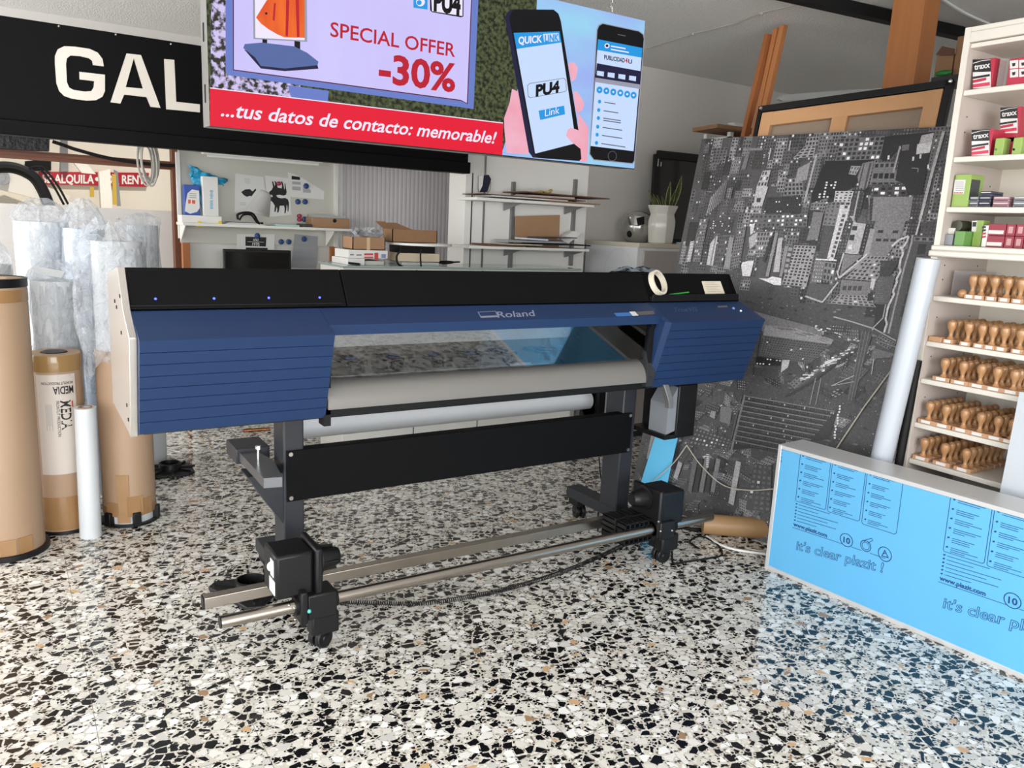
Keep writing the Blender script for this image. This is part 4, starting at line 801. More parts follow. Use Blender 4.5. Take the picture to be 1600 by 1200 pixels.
slabs([('card_sheet', BRN, 757, 815, 4.45, 4.66, .012, 0, 'dark brown card at the left of the lower pier shelf'), ('magazine', mat('greenish printed cover', (166, 160, 132), .5, noise=(30, .5, (206, 200, 186))), 782, 840, 4.43, 4.62, .006, 0, 'greenish printed leaflet at the front of the lower pier shelf'), ('folder', BLACK2, 834, 914, 4.42, 4.64, .008, 0, 'flat black folder at the front right of the lower pier shelf'), ('paper_bundle', mat('grey paper', (150, 152, 156), .6), 790, 880, 4.46, 4.64, .012, .004, 'grey paper bundle in the middle of the lower pier shelf'), ('booklet', mat('blue white booklet', (202, 210, 222), .4), 818, 850, 4.44, 4.60, .01, -.004, 'small pale blue booklet near the middle of the lower pier shelf'), ('folder', mat('dark blue folder', (38, 44, 56), .4), 840, 895, 4.44, 4.62, .006, .008, 'dark blue folder on top of the lower pier shelf papers')], zl+.001, 'papers on the lower pier shelf')
q = [at(x, y, y=4.6) for x, y in ((876, 374), (896, 361), (908, 365), (888, 381))]; single(MB().prism(q, (0, .05, 0)), 'paper_bundle', PAPER, 'propped white papers with fanned edges at the right of the lower pier shelf', 'paper', q[0])
# pouch on a string
q = [at(x, y, y=4.68) for x, y in ((757, 274), (764, 273), (768, 280), (762, 300), (750, 300), (752, 288))]
pc = thing('hanging_pouch', 'small dark blue pouch hanging on a string from the pier', 'pouch', (q[4].x, 4.68, q[4].z)); MB().prism(q, (0, .025, 0)).build('pouch', mat('dark navy cloth', (26, 30, 52), .7), pc, bev=.004)
MB().tube([at(757, 276, y=4.69), at(757, 240, y=4.69), at(757, 200, y=4.69)], .003, n=5).tube(bez([at(x, y, y=4.69) for x, y in ((767, 284), (766, 296), (760, 304))], 5), .002, n=5).build('string', GREYM, pc)
q = [at(x, y, y=4.66) for x, y in ((749, 275), (756, 273), (754, 290), (749, 300))]; MB().prism(q, (0, .004, 0)).build('white_tag', PAPER, pc)
# ================================================================== rolls standing at the left
from mathutils import noise as _nz
def wob(seed, amp, fr=3):
    return lambda t, h: 1+amp*_nz.noise(V((math.cos(t)*fr+seed, math.sin(t)*fr, h*fr*1.6)))+amp*.5*_nz.noise(V((math.cos(t)*fr*3+seed, math.sin(t)*fr*3, h*fr*5)))
TAPEM = mat('amber packing tape', (150, 113, 74), .22, noise=(12, .8, (168, 130, 90)))
VIN = mat('white roll face', (206, 209, 212), .45)
def base_stand(x, y, r, label, kind=0):
    b = MB()
    if kind == 0:
        b.cyl((x, y, 0), (x, y, .02), r*1.08, r*1.05, n=32)
        return single(b, 'roll_base', BLACK, label, 'roll base', (x, y, 0))
def kraft_roll(name, label, q, r, h, z0=.0, lean=(0, 0), pos=None):
    c = V((*pos, 0)) if pos else at(*q, z=0); t_ = thing(name, label, 'roll', (c.x, c.y, z0))
    ax = V((lean[0], lean[1], 1)).normalized()
    MB().lathe([(r*.55, 0), (r, 0), (r, h-.004), (r*.985, h), (r*.52, h), (r*.5, h-.05)], (c.x, c.y, z0), ax, n=48).build('tube', KRAFT, t_)
    return t_, c
# tall tube at the frame's edge
t_, c = kraft_roll('cardboard_roll', 'tall brown cardboard roll at the left edge of the picture with a black foot', (22, 846), .145, 1.17, z0=.022, pos=(-.066, 3.94))
MB().lathe([(.148, 0), (.148, .035), (.135, .036)], (c.x, c.y, 1.16), n=48, cap=False).build('black_rim', BLACK, t_)
MB().lathe([(.1465, 0), (.1465, .05)], (c.x, c.y, 1.10), n=48, cap=False).build('tape_band', TAPEM, t_)
for k in range(5): 
    a_ = -1.1-k*.45; MB().obox((c.x+.1465*math.cos(a_), c.y+.1465*math.sin(a_), .06), (-.03*math.sin(a_), .03*math.cos(a_), 0), (.001*math.cos(a_), .001*math.sin(a_), 0), (0, 0, .035)).build('tape_patch', TAPEM, t_)
MB().cyl((c.x, c.y, 0), (c.x, c.y, .022), .163, n=40).build('foot_disc', BLACK, t_)
# labelled media tube
t_, cm = kraft_roll('labelled_roll', 'brown cardboard roll with a long white printed label, ringed in clear tape', (108, 828), .108, .83, z0=.012, pos=(.168, 4.13))
MB().lathe([(.109, 0), (.111, .02), (.111, .07), (.109, .075)], (cm.x, cm.y, .765), n=40, cap=False, wob=wob(3, .01)).build('tape_band', mat('clear amber tape', (160, 128, 82), .15), t_)
MB().lathe([(.11, 0), (.112, .05), (.11, .16)], (cm.x, cm.y, .02), n=40, cap=False, wob=wob(7, .02)).build('tape_wrap', TAPEM, t_)
MB().cyl((cm.x, cm.y, .78), (cm.x, cm.y, .846), .052, n=24).build('core_plug', BLACK, t_); MB().cyl((cm.x, cm.y, 0), (cm.x, cm.y, .014), .118, n=32).build('foot_disc', BLACK, t_)
# its label is wrapped round the tube
def cylpt(c, r, ang, z): return V((c.x+r*math.cos(ang), c.y+r*math.sin(ang), z))
a0, a1 = math.radians(223), math.radians(311)
lb = MB(); n = 14; vs = []
for i in range(n+1):
    q = a0+(a1-a0)*i/n; vs += [cylpt(cm, .1095, q, .29), cylpt(cm, .1095, q, .755)]
lb.add(vs, [(2*i, 2*i+2, 2*i+3, 2*i+1) for i in range(n)]); lab = lb.build('label', mat('pale media label', (212, 202, 192), .5), t_)
def wrap_text(txt, ua, za, ub, zb, hh, m_, up=None, bold=.02):
    """text on the tube: (angle fraction, height) of both baseline ends; hh letter height across"""
    vs, fs, x0, x1 = text_mesh(txt, bold); L = a1-a0; out = []
    du, dz = ub-ua, zb-za; ln = math.hypot(du*.1095*L, dz); ex = (du*.1095*L/ln, dz/ln); ey = (-ex[1], ex[0])
    for x, y in vs:
        s = (x-x0)/(x1-x0)*ln; w = y/.69*hh; px_, pz_ = s*ex[0]+w*ey[0], s*ex[1]+w*ey[1]
        out.append(cylpt(cm, .1103, a0+L*ua+px_/.1095, za+pz_))
    return Art().add(out, fs).build('lettering', m_, lab, smooth=False)
INK = mat('label ink', (34, 30, 34), .6)
wrap_text('MEDIA', .93, .70, .42, .70, .034, INK); wrap_text('MEDIA', .58, .635, .58, .50, .042, INK)
wrap_text('FRONTLIT PRODUCTION', .93, .722, .15, .722, .012, INK, bold=.01); wrap_text('FRONTLIT PRODUCTION', .48, .635, .48, .47, .012, INK, bold=.01)
a = Art()
for k in range(6):
    for (u0, u1, z) in ((.55, .92-.05*(k % 3), .66+k*.012),): a.add([cylpt(cm, .1102, a0+(a1-a0)*u, zz) for u, zz in ((u0, z+.075), (u1, z+.075), (u1, z+.077), (u0, z+.077))], [(0, 1, 2, 3)])
for k in range(5): a.add([cylpt(cm, .1102, a0+(a1-a0)*u, zz) for u, zz in ((.22+k*.035, .62), (.23+k*.035, .62), (.23+k*.035, .50+.02*(k % 2)), (.22+k*.035, .50+.02*(k % 2)))], [(0, 1, 2, 3)])
a.build('fine_print', mat('print grey', (150, 150, 150), .6), lab, smooth=False)
a = Art(); a.add([cylpt(cm, .1102, a0+(a1-a0)*u, zz) for u, zz in ((.86, .60), (.9, .60), (.9, .63), (.86, .63))], [(0, 1, 2, 3)]); a.build('red_mark', mat('red print', (196, 70, 70), .5), lab, smooth=False)
# thin white roll in front of it
c = at(142, 838, z=0); top = at(133, 637, y=c.y-.012)
d = V((top.x-c.x, -.012, top.z)); rr = .046
t_ = thing('thin_white_roll', 'thin white paper roll leaning on the labelled cardboard roll', 'roll', (c.x, c.y, 0))
MB().lathe([(.02, 0), (rr, 0), (rr*.97, d.length), (.024, d.length), (.023, d.length-.08)], (c.x, c.y, .002), d, n=36, wob=wob(5, .012)).build('paper', mat('white roll paper', (212, 215, 217), .5), t_)
MB().lathe([(.022, 0), (.029, .001), (.029, .004), (.022, .004)], V((c.x, c.y, .002))+d*.998, d, n=28, cap=False).build('core', CARD, t_)
# kraft roll on a low white and black base
t_, ck = kraft_roll('taped_roll', 'brown roll patched with amber tape, its top under a plastic bag, beside the printer', (204, 810), .118, .80, z0=.05)
MB().lathe([(.108, 0), (.108, .50), (.05, .50)], (ck.x, ck.y, .85), n=40).build('white_upper_roll', VIN, t_)
MB().lathe([(.11, 0), (.11, .05)], (ck.x, ck.y, .01), n=40).build('white_core_end', VIN, t_)
for k in range(3):
    q = math.radians(215+k*62); MB().obox((ck.x+.115*math.cos(q), ck.y+.115*math.sin(q), .035), (.02*math.cos(q), .02*math.sin(q), 0), (-.018*math.sin(q), .018*math.cos(q), 0), (0, 0, .035)).build('foot_claw', BLACK, t_, bev=.004)
MB().cyl((ck.x, ck.y, 0), (ck.x, ck.y, .012), .13, n=32).build('foot_disc', BLACK, t_)
for q, z, w, h in ((250, .14, .028, .12), (275, .10, .035, .05), (300, .09, .03, .04), (225, .09, .03, .03)):
    q = math.radians(q); MB().obox((ck.x+.1185*math.cos(q), ck.y+.1185*math.sin(q), z), (-w*math.sin(q), w*math.cos(q), 0), (.001*math.cos(q), .001*math.sin(q), 0), (0, 0, h)).build('tape_patch', TAPEM, t_)
MB().lathe([(.1195, 0), (.121, .02), (.1195, .045)], (ck.x, ck.y, .05), n=40, cap=False, wob=wob(11, .025)).build('tape_wrap', TAPEM, t_)
# plastic-wrapped media rolls
def wrapped(name, label, c, r, z1, sheath, seed, core=VIN, flare=.12):
    """a white roll with a loose bag of clear plastic gathered above it"""
    t_ = thing(name, label, 'roll', (c[0], c[1], 0))
    MB().lathe([(r*.4, .0), (r, .0), (r, z1), (r*.45, z1), (r*.42, z1-.05)], (c[0], c[1], 0), n=40).build('roll', core, t_)
    za, zb = sheath; prof = [(r*1.05, za-0), (r*1.06, za+.1)]+[(r*(1.05+.05*math.sin(k*1.7+seed)), za+.1+(z1-za-.1)*k/9) for k in range(1, 10)]+[(r*1.14, z1+.02), (r*1.02, z1+.05), (r*.72, z1+flare*.75), (r*.32, z1+flare)]
    MB().lathe(prof, (c[0], c[1], 0), n=72, cap=False, wob=wob(seed, .17, 2.4)).build('plastic_bag', PLAS, t_); return t_
def rp_(x, y, Y): p = at(x, y, y=Y); return (p.x, Y), p.z
c, z = rp_(64, 346, 4.85); wrapped('wrapped_roll', 'white roll in a clear plastic bag behind the tall brown cardboard roll', c, .125, z, (.5, z), 1)
c, z = rp_(85, 438, 4.38); wrapped('wrapped_roll', 'shorter white roll in crinkled plastic behind the labelled cardboard roll', c, .10, z, (.45, z), 2, flare=.1)
c, z = rp_(131, 357, 4.64); wrapped('wrapped_roll', 'tall bluish white roll in plastic standing left of the taped brown roll', c, .094, z, (.55, z), 3, core=mat('bluish vinyl', (206, 220, 236), .45), flare=.15)
c, z = rp_(222, 352, 5.05); wrapped('wrapped_roll', 'white roll in plastic partly behind the left end of the printer', c, .082, z, (.4, z), 4, flare=.07)
c, z = rp_(20, 500, 4.22); wrapped('wrapped_roll', 'plastic-wrapped grey roll in the gap behind the tall brown cardboard roll', (c[0]-.07, 4.36), .08, 1.22, (.4, 1.22), 5, core=mat('grey vinyl', (196, 196, 194), .5))
# loose bag over the taped roll: from high folds down to its torn hem
b = MB(); n = 80; rows = 26; vs = []
for j in range(rows):
    h = .76+(1.43-.76)*j/(rows-1); w = j/(rows-1)
    rad = .124+.03*math.sin(w*2.4)+(-.10*max(0, w-.86)/.14)
    for i in range(n):
        t = 2*PI*i/n; q = rad*(1+.16*_nz.noise(V((math.cos(t)*2.1, math.sin(t)*2.1, h*4)))+.16*_nz.noise(V((math.cos(t)*6, math.sin(t)*6, h*9))))
        vs.append((ck.x-.03+q*math.cos(t), ck.y+.02+q*math.sin(t), h+.10*_nz.noise(V((math.cos(t)*1.5+9, math.sin(t)*1.5, .3)))*(1-w)+.05*max(0, w-.8)/.2*_nz.noise(V((math.cos(t)*2+4, math.sin(t)*2, .3)))))
b.add(vs, [(j*n+i, j*n+(i+1) % n, (j+1)*n+(i+1) % n, (j+1)*n+i) for j in range(rows-1) for i in range(n)])
single(b, 'plastic_bag', PLAS, 'large crinkled clear plastic bag pulled over the taped brown roll', 'plastic bag', (ck.x, ck.y, .76))
# paper tag on the shorter wrapped roll
q = [at(x, y, y=4.265) for x, y in ((50, 415), (101, 424), (96, 434), (58, 428))]; tg = single(MB().prism(q, (0, -.002, 0)), 'roll_tag', mat('grey tag', (188, 190, 190), .5), 'small grey printed tag stuck on the plastic of the shorter wrapped roll', 'tag', q[3])
# black roll stands lying on the floor
def roll_stand(q, r, rot, label, tri):
    c = at(*q, z=0); t_ = thing('roll_stand', label, 'roll stand', (c.x, c.y, 0)); n = 3 if tri else 4
    P_ = []
    for k in range(n):
        a_ = rot+2*PI*k/n
        for d in (-.16, .16): P_.append((c.x+r*math.cos(a_+d), c.y+r*math.sin(a_+d), .0))
    MB().prism(P_, (0, 0, .018)).build('plate', BLACK, t_, bev=.004)
    MB().lathe([(.062, .018), (.06, .055), (.052, .058), (.048, .03), (.048, .02)], c, n=32, cap=False).build('socket', BLACK, t_)
    for k in range(n*2):
        a_ = rot+PI*k/n; MB().obox((c.x+r*.55*math.cos(a_), c.y+r*.55*math.sin(a_), .022), (r*.36*math.cos(a_), r*.36*math.sin(a_), 0), (-.004*math.sin(a_), .004*math.cos(a_), 0), (0, 0, .007)).build('rib', BLACK, t_)
roll_stand((392, 925), .17, .35, 'black plastic roll stand lying on the floor behind the front left caster', True)
roll_stand((266, 737), .15, .75, 'black square roll stand lying on the shaded floor behind the printer', False)
p0, p1 = at(380, 673, z=.015), at(422, 670, z=.015); single(MB().cyl(p0, p1, .012, n=12), 'copper_tube', mat('copper', (168, 112, 72), .25, metal=1), 'short copper tube lying on the far floor under the printer', 'tube', (p0+p1)/2-V((0, 0, .012)))
# ================================================================== white cabinet and what stands on it
YC = 4.285
k0 = at(1000, 380, y=YC); kx1 = 4.85; kz = k0.z
cb = thing('tall_cabinet', 'tall white cabinet carrying a helmet and a potted plant at the back', 'cabinet', ((k0.x+kx1)/2, 4.5, 0))
CABW = mat('cabinet white', (226, 228, 230), .4)
MB().box(k0.x, kx1, YC+.02, 4.90, .05, kz-.03).build('body', CABW, cb, bev=.003); MB().box(k0.x, kx1, YC+.01, 4.91, kz-.03, kz).build('top', mat('cream cabinet top', (206, 198, 180), .5), cb, bev=.003)
MB().box(k0.x+.05, kx1-.03, YC, YC+.02, .06, kz-.05).build('door', mat('mauve grey door', (176, 168, 166), .5), cb, bev=.002); MB().box(k0.x+.02, kx1-.02, YC+.04, 4.74, 0, .05).build('plinth', DARK, cb)
a = Art(); P6 = Plane((k0.x, 0, 0), (-1, 0, 0)); lay[0] = 4
c_ = V((k0.x-.0015, 4.50, kz-.2)); 
for k in range(32):
    t, q = 2*PI*k/32, 2*PI*(k+1)/32; a.add([c_+V((0, math.cos(t)*.15, math.sin(t)*.15)), c_+V((0, math.cos(q)*.15, math.sin(q)*.15)), c_+V((0, math.cos(q)*.153, math.sin(q)*.153)), c_+V((0, math.cos(t)*.153, math.sin(t)*.153))], [(0, 1, 2, 3)])
a.build('ring_mark', mat('faint grey ring', (206, 208, 210), .5), cb, smooth=False)
# helmet
ch = at(995, 372, y=4.64); hm = thing('helmet', 'silver grey motorcycle helmet beside the white plant pot', 'helmet', (ch.x, 4.63, kz))
b = MB(); rows, n = 16, 32; vs = []
for j in range(rows+1):
    q = PI*(.0+.80*j/rows)
    for i in range(n):
        t = 2*PI*i/n; r = math.sin(q)*(1 if q < PI*.5 else .98+.0*q); vs.append((ch.x+.128*r*math.cos(t), 4.64+.135*r*math.sin(t), kz+.105+.128*math.cos(q)))
b.add(vs, [(j*n+i, j*n+(i+1) % n, (j+1)*n+(i+1) % n, (j+1)*n+i) for j in range(rows) for i in range(n)]+[tuple(range(rows*n, (rows+1)*n))])
b.build('shell', mat('silver helmet paint', (168, 166, 162), .22, metal=.55, coat=.6), hm)
MB().lathe([(.075, 0), (.082, .012), (.08, .02)], (ch.x, 4.64, kz+.001), n=30).build('rim', BLACK2, hm)
q = [at(x, y, y=4.50) for x, y in ((984, 339), (990, 336), (1004, 337), (1006, 350), (1000, 353), (987, 352))]; MB().prism(q, (0, .03, 0)).build('vent_badge', CHROME, hm, bev=.004)
q = [at(x, y, y=4.497) for x, y in ((996, 341), (1006, 338), (1006, 350), (998, 352))]; MB().prism(q, (0, -.006, 0)).build('vent_slot', BLACK2, hm)
MB().ball((ch.x-.108, 4.60, kz+.06), .022, .02, .026).build('hinge_cap', BLACK2, hm)
# plant
cp = at(1032, 375, y=4.42); pt = thing('potted_plant', 'variegated snake plant in a white flared pot on the tall cabinet', 'plant', (cp.x, 4.42, kz))
POT = mat('glazed white pot', (214, 212, 204), .25, coat=.3)
zr = at(1032, 321, y=4.42).z-kz
MB().lathe([(.085, 0), (.094, .008), (.104, zr*.45), (.104, zr*.60), (.093, zr*.74), (.092, zr*.78), (.115, zr*.97), (.115, zr), (.106, zr), (.088, zr*.80), (.0, zr*.78)], (cp.x, 4.42, kz), n=8, cap=False, a0=PI/8).build('pot', POT, pt, bev=.004, ang=50)
MB().cyl((cp.x, 4.42, kz+zr*.7), (cp.x, 4.42, kz+zr*.84), .076, n=24).build('soil', mat('soil', (52, 42, 34), .9), pt)
LEAF = [mat('snake plant green', (46, 62, 38), .45, noise=(20, .6, (74, 92, 58))), mat('leaf yellow edge', (176, 176, 104), .5)]
def leaf(base, tip, w, bend, seed):
    base, tip = V(base), V(tip); n = 10; s = V((1, -.45, 0)).normalized(); b = MB()
    for j in range(n):
        f0, f1 = j/n, (j+1)/n
        def row(f):
            c = base.lerp(tip, f)+V((bend*math.sin(PI*f), 0, 0)); ww = w*(math.sin(PI*(.18+.82*f)) if f > .35 else .75+.25*math.sin(PI*(.18+.82*f)))*(1 if f < .98 else .1)
            ww = max(ww, .0008); return c-s*ww, c-s*ww*.72, c+V((0, .006, 0)), c+s*ww*.72, c+s*ww
        A, B = row(f0), row(f1)
        for k in range(4): b.m(1 if k in (0, 3) else 0).add([A[k], A[k+1], B[k+1], B[k]], [(0, 1, 2, 3)])
    return b.build('leaf', LEAF, pt, solid=.003)
for (x0, y0, x1, y1, w, bd_) in ((1023, 320, 1014, 297, .008, -.002), (1030, 320, 1021, 303, .012, -.004), (1032, 320, 1027, 305, .009, .002), (1039, 320, 1034, 306, .010, 0), (1043, 320, 1048, 284, .018, -.006), (1050, 320, 1065, 274, .022, .012), (1046, 322, 1056, 296, .014, .0)):
    leaf(at(x0, y0+4, y=4.42), at(x1, y1, y=4.41), w, bd_, 0)
q = [at(x, y, y=4.40) for x, y in ((1056, 372.5), (1078, 370), (1078, 375), (1056, 376))]; X0, X1 = at(1063, 375, y=4.33).x, at(1090, 375, y=4.35).x
single(MB().box(X0, X1, 4.295, 4.37, kz+.001, kz+.016), 'glass_block', mat('pale green glass', (176, 208, 200), .15), 'pale green glass block beside the plant pot on the tall cabinet', 'glass', (X0, 4.4, kz))
# black picture frame leaning at the back
fr_ = thing('leaning_picture', 'large shiny black frame leaning on the rear wall behind the plant', 'frame', (4.5, 4.85, kz))
F = [at(x, y, y=4.84) for x, y in ((1025, 241), (1016, 385), (1125, 395), (1130, 252))]; F[1].z = F[2].z = kz+.002
MB().prism(F, (0, .03, 0)).build('backing', mat('gloss black', (10, 10, 11), .12), fr_)
def bar3(p, q, w, th, nrm=V((0, -1, 0))):
    d = (V(q)-V(p)).normalized(); s = d.cross(nrm)*w/2; return MB().prism([V(p)-s, V(q)-s, V(q)+s, V(p)+s], nrm*th)
for i in range(4): bar3(F[i], F[(i+1) % 4], .06, .025).build('moulding', BLACK, fr_, bev=.004)
for px_, pa, pb in ((1028.5, 248, 260), (1033, 253, 260)): bar3(at(px_, pa, y=4.81), at(px_-1, pb, y=4.81), .008, .003).build('corner_clip', CHROME, fr_)
q = [at(x, y, y=4.83) for x, y in ((1091, 271), (1103, 270), (1089, 288))]; MB().prism(q, (0, -.004, 0)).build('grey_corner', mat('grey card corner', (104, 104, 106), .5), fr_)
# ================================================================== big city print, canvas, planks, rack, column at the right rear
A12, LEAN = math.radians(-12), math.radians(11.6)
Bc = at(984, 777, z=0); UN = V((-math.sin(A12), -math.cos(A12), 0)); NA = V((math.cos(A12), -math.sin(A12), 0)); UP = NA*math.sin(LEAN)+V((0, 0, math.cos(LEAN)))
cpl = Plane(Bc, UN.cross(UP)); CN = cpl.n; Hc, Wc = 2.07, 1.34
PRW = mat('print edge white', (206, 205, 202), .5)
ct_ = thing('city_print', 'tall black and white aerial city print on a board leaning behind the printer', 'print', Bc+UN*.6)
MB().prism([Bc, Bc+UN*Wc, Bc+UN*Wc+UP*Hc, Bc+UP*Hc], -CN*.03).build('board', PRW, ct_)
ca = Art(); ca.cols = []
def tone(pts, g):
    ca.poly(pts); g = 255*(g/255)**.95; l = lin((g, g*.985, g*1.0))[:3]; ca.cols.append((l[0], l[1], l[2], 1))
LV = [0]; LS = .000006
def uvp(u, v): return Bc+UN*(u)+UP*(v)+CN*(.0004+LV[0]*LS)
def grid(Q, g, nx, ny, wg, lit=.06, fill=.6, mapf=None, litg=225):
    """a building face: quad Q (tl, tr, br, bl) in photo pixels or panel metres, nx x ny windows"""
    f = mapf or (lambda x, y: cpl(x, y, .0004+LV[0]*LS)); LV[0] += 1
    tone([f(*q) for q in Q], g); LV[0] += 1
    def bl(s, t): return [(Q[0][k]*(1-s)+Q[1][k]*s)*(1-t)+(Q[3][k]*(1-s)+Q[2][k]*s)*t for k in (0, 1)]
    m = (1-fill)/2
    for i in range(nx):
        for j in range(ny):
            if random.random() < .06: continue
            s0, s1, t0, t1 = (i+m)/nx, (i+1-m)/nx, (j+m)/ny, (j+1-m)/ny
            tone([f(*bl(s0, t0)), f(*bl(s1, t0)), f(*bl(s1, t1)), f(*bl(s0, t1))], litg if random.random() < lit else wg+random.randint(-8, 10))
random.seed(21)
tone([uvp(0, 0), uvp(Wc, 0), uvp(Wc, Hc), uvp(0, Hc)], 72)
# receding blocks fill the upper city, smaller and denser to the left
for k in range(330):
    u = random.uniform(0, Wc); far = 1-u/Wc; w = random.uniform(.03, .07)*(1.5-.75*far); h = random.uniform(.04, .17)*(1.5-.7*far); v = random.uniform(1.15+.12*far, Hc)
    u1, v1 = min(u+w, Wc), min(v+h, Hc); g = random.choice([44, 52, 60, 72, 84, 100, 118, 138]); nx = max(1, int((u1-u)/.013)); ny = max(1, int((v1-v)/.016))
    grid([(u, v1), (u1, v1), (u1, v), (u, v)], g, nx, ny, random.choice([34, 40, 46]) if g > 66 else random.choice([80, 36, 100]), .07, random.uniform(.4, .65), uvp, 205)
# streets, cars and trees in the lower half
for k in range(900):
    u, v = random.uniform(0, Wc), random.uniform(.0, 1.25); s = random.uniform(.003, .022); g = random.choice([44, 56, 66, 84, 100, 76, 116]); LV[0] += .05
    r_ = random.uniform(0, 3.1); c_, s_ = math.cos(r_)*s, math.sin(r_)*s; P4 = [(u+c_, v+s_*.4), (u-s_*.5, v+c_*.3), (u-c_, v-s_*.4), (u+s_*.5, v-c_*.3)]
    if all(0 < p[0] < Wc and 0 < p[1] < Hc for p in P4): tone([uvp(*p) for p in P4], g)
for k in range(170):
    u, v = random.uniform(.02, Wc-.12), random.uniform(.03, 1.08); w, h = random.uniform(.025, .09), random.uniform(.02, .08); sk_, sl = random.uniform(-.02, .05), random.uniform(-.03, .01)
    Q = [(u+sk_, v+h), (u+sk_+w, v+h+sl), (u+w, v+sl), (u, v)]
    if all(.005 < p[0] < Wc-.005 and .005 < p[1] < 1.16 for p in Q): g = random.choice([46, 58, 66, 76, 92, 108, 128]); grid(Q, g, max(2, int(w/.011)), max(2, int(h/.012)), random.choice([36, 44, 112, 140]) if g < 80 else 48, .05, random.uniform(.35, .6), uvp, 210)
LV[0] += 2
for k in range(420):
    u, v = random.uniform(.01, Wc-.01), random.uniform(.02, 1.2); LV[0] += .02; s = random.uniform(.0015, .004); tone([uvp(u, v), uvp(u+s, v), uvp(u+s, v+s), uvp(u, v+s)], random.choice([180, 210, 236, 150]))
def zz(ox, oy, s, *pts): return [(ox+x/s, oy+y/s) for x, y in pts]
ZA = lambda *p: zz(1060, 190, 7.273, *p); ZB = lambda *p: zz(1260, 180, 7.273, *p); ZC_ = lambda *p: zz(1180, 320, 5.714, *p); ZD = lambda *p: zz(1060, 340, 8, *p); ZE = lambda *p: zz(1100, 480, 5.333, *p)
def pt(P_, g): LV[0] += 1; tone([cpl(x, y, .0004+LV[0]*LS) for x, y in P_], g)
def ln_(P_, g, w=.004):
    LV[0] += 1
    for i in range(len(P_)-1):
        p, q = [cpl(x, y, .0004+LV[0]*LS) for x, y in (P_[i], P_[i+1])]; s = (q-p).normalized().cross(CN)*w/2; tone([p-s, q-s, q+s, p+s], g)
# upper left quarter
grid(ZA((400, 300), (570, 290), (490, 470), (385, 470)), 96, 4, 5, 46); grid(ZA((590, 590), (780, 580), (760, 660), (570, 670)), 78, 8, 2, 40); pt(ZA((800, 300), (960, 300), (950, 325), (795, 330)), 118); pt(ZA((780, 330), (800, 400), (760, 545), (710, 545)), 104)
ln_(ZA((655, 240), (615, 440)), 150); ln_(ZA((1050, 300), (1025, 430)), 190, .006); ln_(ZA((1275, 215), (1255, 330)), 176, .007); grid(ZA((1460, 180), (1600, 170), (1590, 265), (1440, 280)), 140, 4, 2, 40); grid(ZA((1430, 285), (1560, 270), (1540, 400), (1300, 420)), 150, 3, 4, 44)
grid(ZA((960, 560), (1050, 550), (1000, 740), (890, 740)), 170, 3, 3, 60); pt(ZA((890, 735), (1020, 740), (950, 960), (850, 965)), 176); pt(ZA((890, 870), (940, 865), (930, 915), (885, 915)), 50)
grid(ZA((1070, 500), (1150, 480), (1120, 700), (1040, 720)), 84, 3, 6, 44); grid(ZA((1220, 650), (1400, 640), (1430, 830), (1190, 840)), 122, 5, 4, 42); pt(ZA((1360, 530), (1500, 460), (1460, 660), (1320, 700)), 138); ln_(ZA((1570, 370), (1430, 920)), 158, .011)
grid(ZA((1010, 860), (1400, 850), (1390, 1040), (960, 1040)), 50, 12, 5, 36, .22, .4); grid(ZA((820, 1060), (1470, 1050), (1460, 1190), (790, 1200)), 92, 13, 3, 50, .4, .5, None, 235); grid(ZA((560, 760), (620, 750), (590, 870), (540, 870)), 128, 2, 6, 40); grid(ZA((670, 880), (760, 875), (740, 1030), (600, 1030)), 116, 4, 5, 50)
for k in range(8): ln_(ZA((560-k*26, 640+k*30), (500-k*26, 900+k*24)), 110+7*k, .006)
# upper right quarter
grid(ZB((385, 260), (900, 240), (830, 500), (330, 520)), 100, 9, 5, 36, .24, .62, None, 230); pt(ZB((220, 520), (800, 505), (640, 545), (540, 830), (190, 640)), 32); pt(ZB((190, 560), (540, 560), (510, 840), (60, 1000), (60, 900)), 33)
for x, y in ((233, 765), (228, 795), (218, 826), (283, 796), (332, 762), (325, 795), (315, 825), (213, 868), (205, 897), (200, 928), (155, 900), (150, 930), (242, 928), (232, 994)): pt(ZB((x-11, y-9), (x+11, y-9), (x+8, y+9), (x-13, y+9)), 220)
grid(ZB((510, 575), (620, 580), (560, 680), (480, 670)), 150, 3, 2, 90); pt(ZB((640, 545), (770, 520), (690, 830), (600, 830), (580, 700)), 116); ln_(ZB((655, 550), (590, 830)), 60, .006); ln_(ZB((730, 540), (660, 850)), 70, .01)
grid(ZB((775, 540), (1010, 535), (1000, 600), (765, 610)), 110, 4, 1, 32, .1, .62); pt(ZB((765, 610), (1000, 600), (1130, 760), (760, 790), (720, 760)), 104); grid(ZB((760, 650), (1010, 650), (1000, 730), (745, 730)), 104, 4, 1, 26, 0, .75); grid(ZB((740, 762), (1150, 760), (1150, 785), (735, 790)), 96, 6, 1, 30, 0, .7); grid(ZB((760, 820), (1150, 800), (1140, 910), (745, 910)), 70, 5, 2, 30, .35, .6, None, 235)
pt(ZB((890, 240), (1440, 190), (1400, 470), (1310, 910), (1150, 905), (1110, 780), (1010, 740), (1080, 350), (900, 520), (840, 500)), 34); ln_(ZB((1065, 350), (990, 650)), 150, .008); pt(ZB((1090, 340), (1170, 330), (1165, 395), (1080, 405)), 96); pt(ZB((1310, 230), (1450, 200), (1400, 425), (1245, 445)), 168); pt(ZB((1260, 330), (1430, 300), (1400, 425), (1245, 445)), 196)
for x, y in ((1215, 495), (1297, 470), (1385, 585), (935, 480)): pt(ZB((x-10, y-22), (x+12, y-26), (x+6, y+22), (x-14, y+22)), 214)
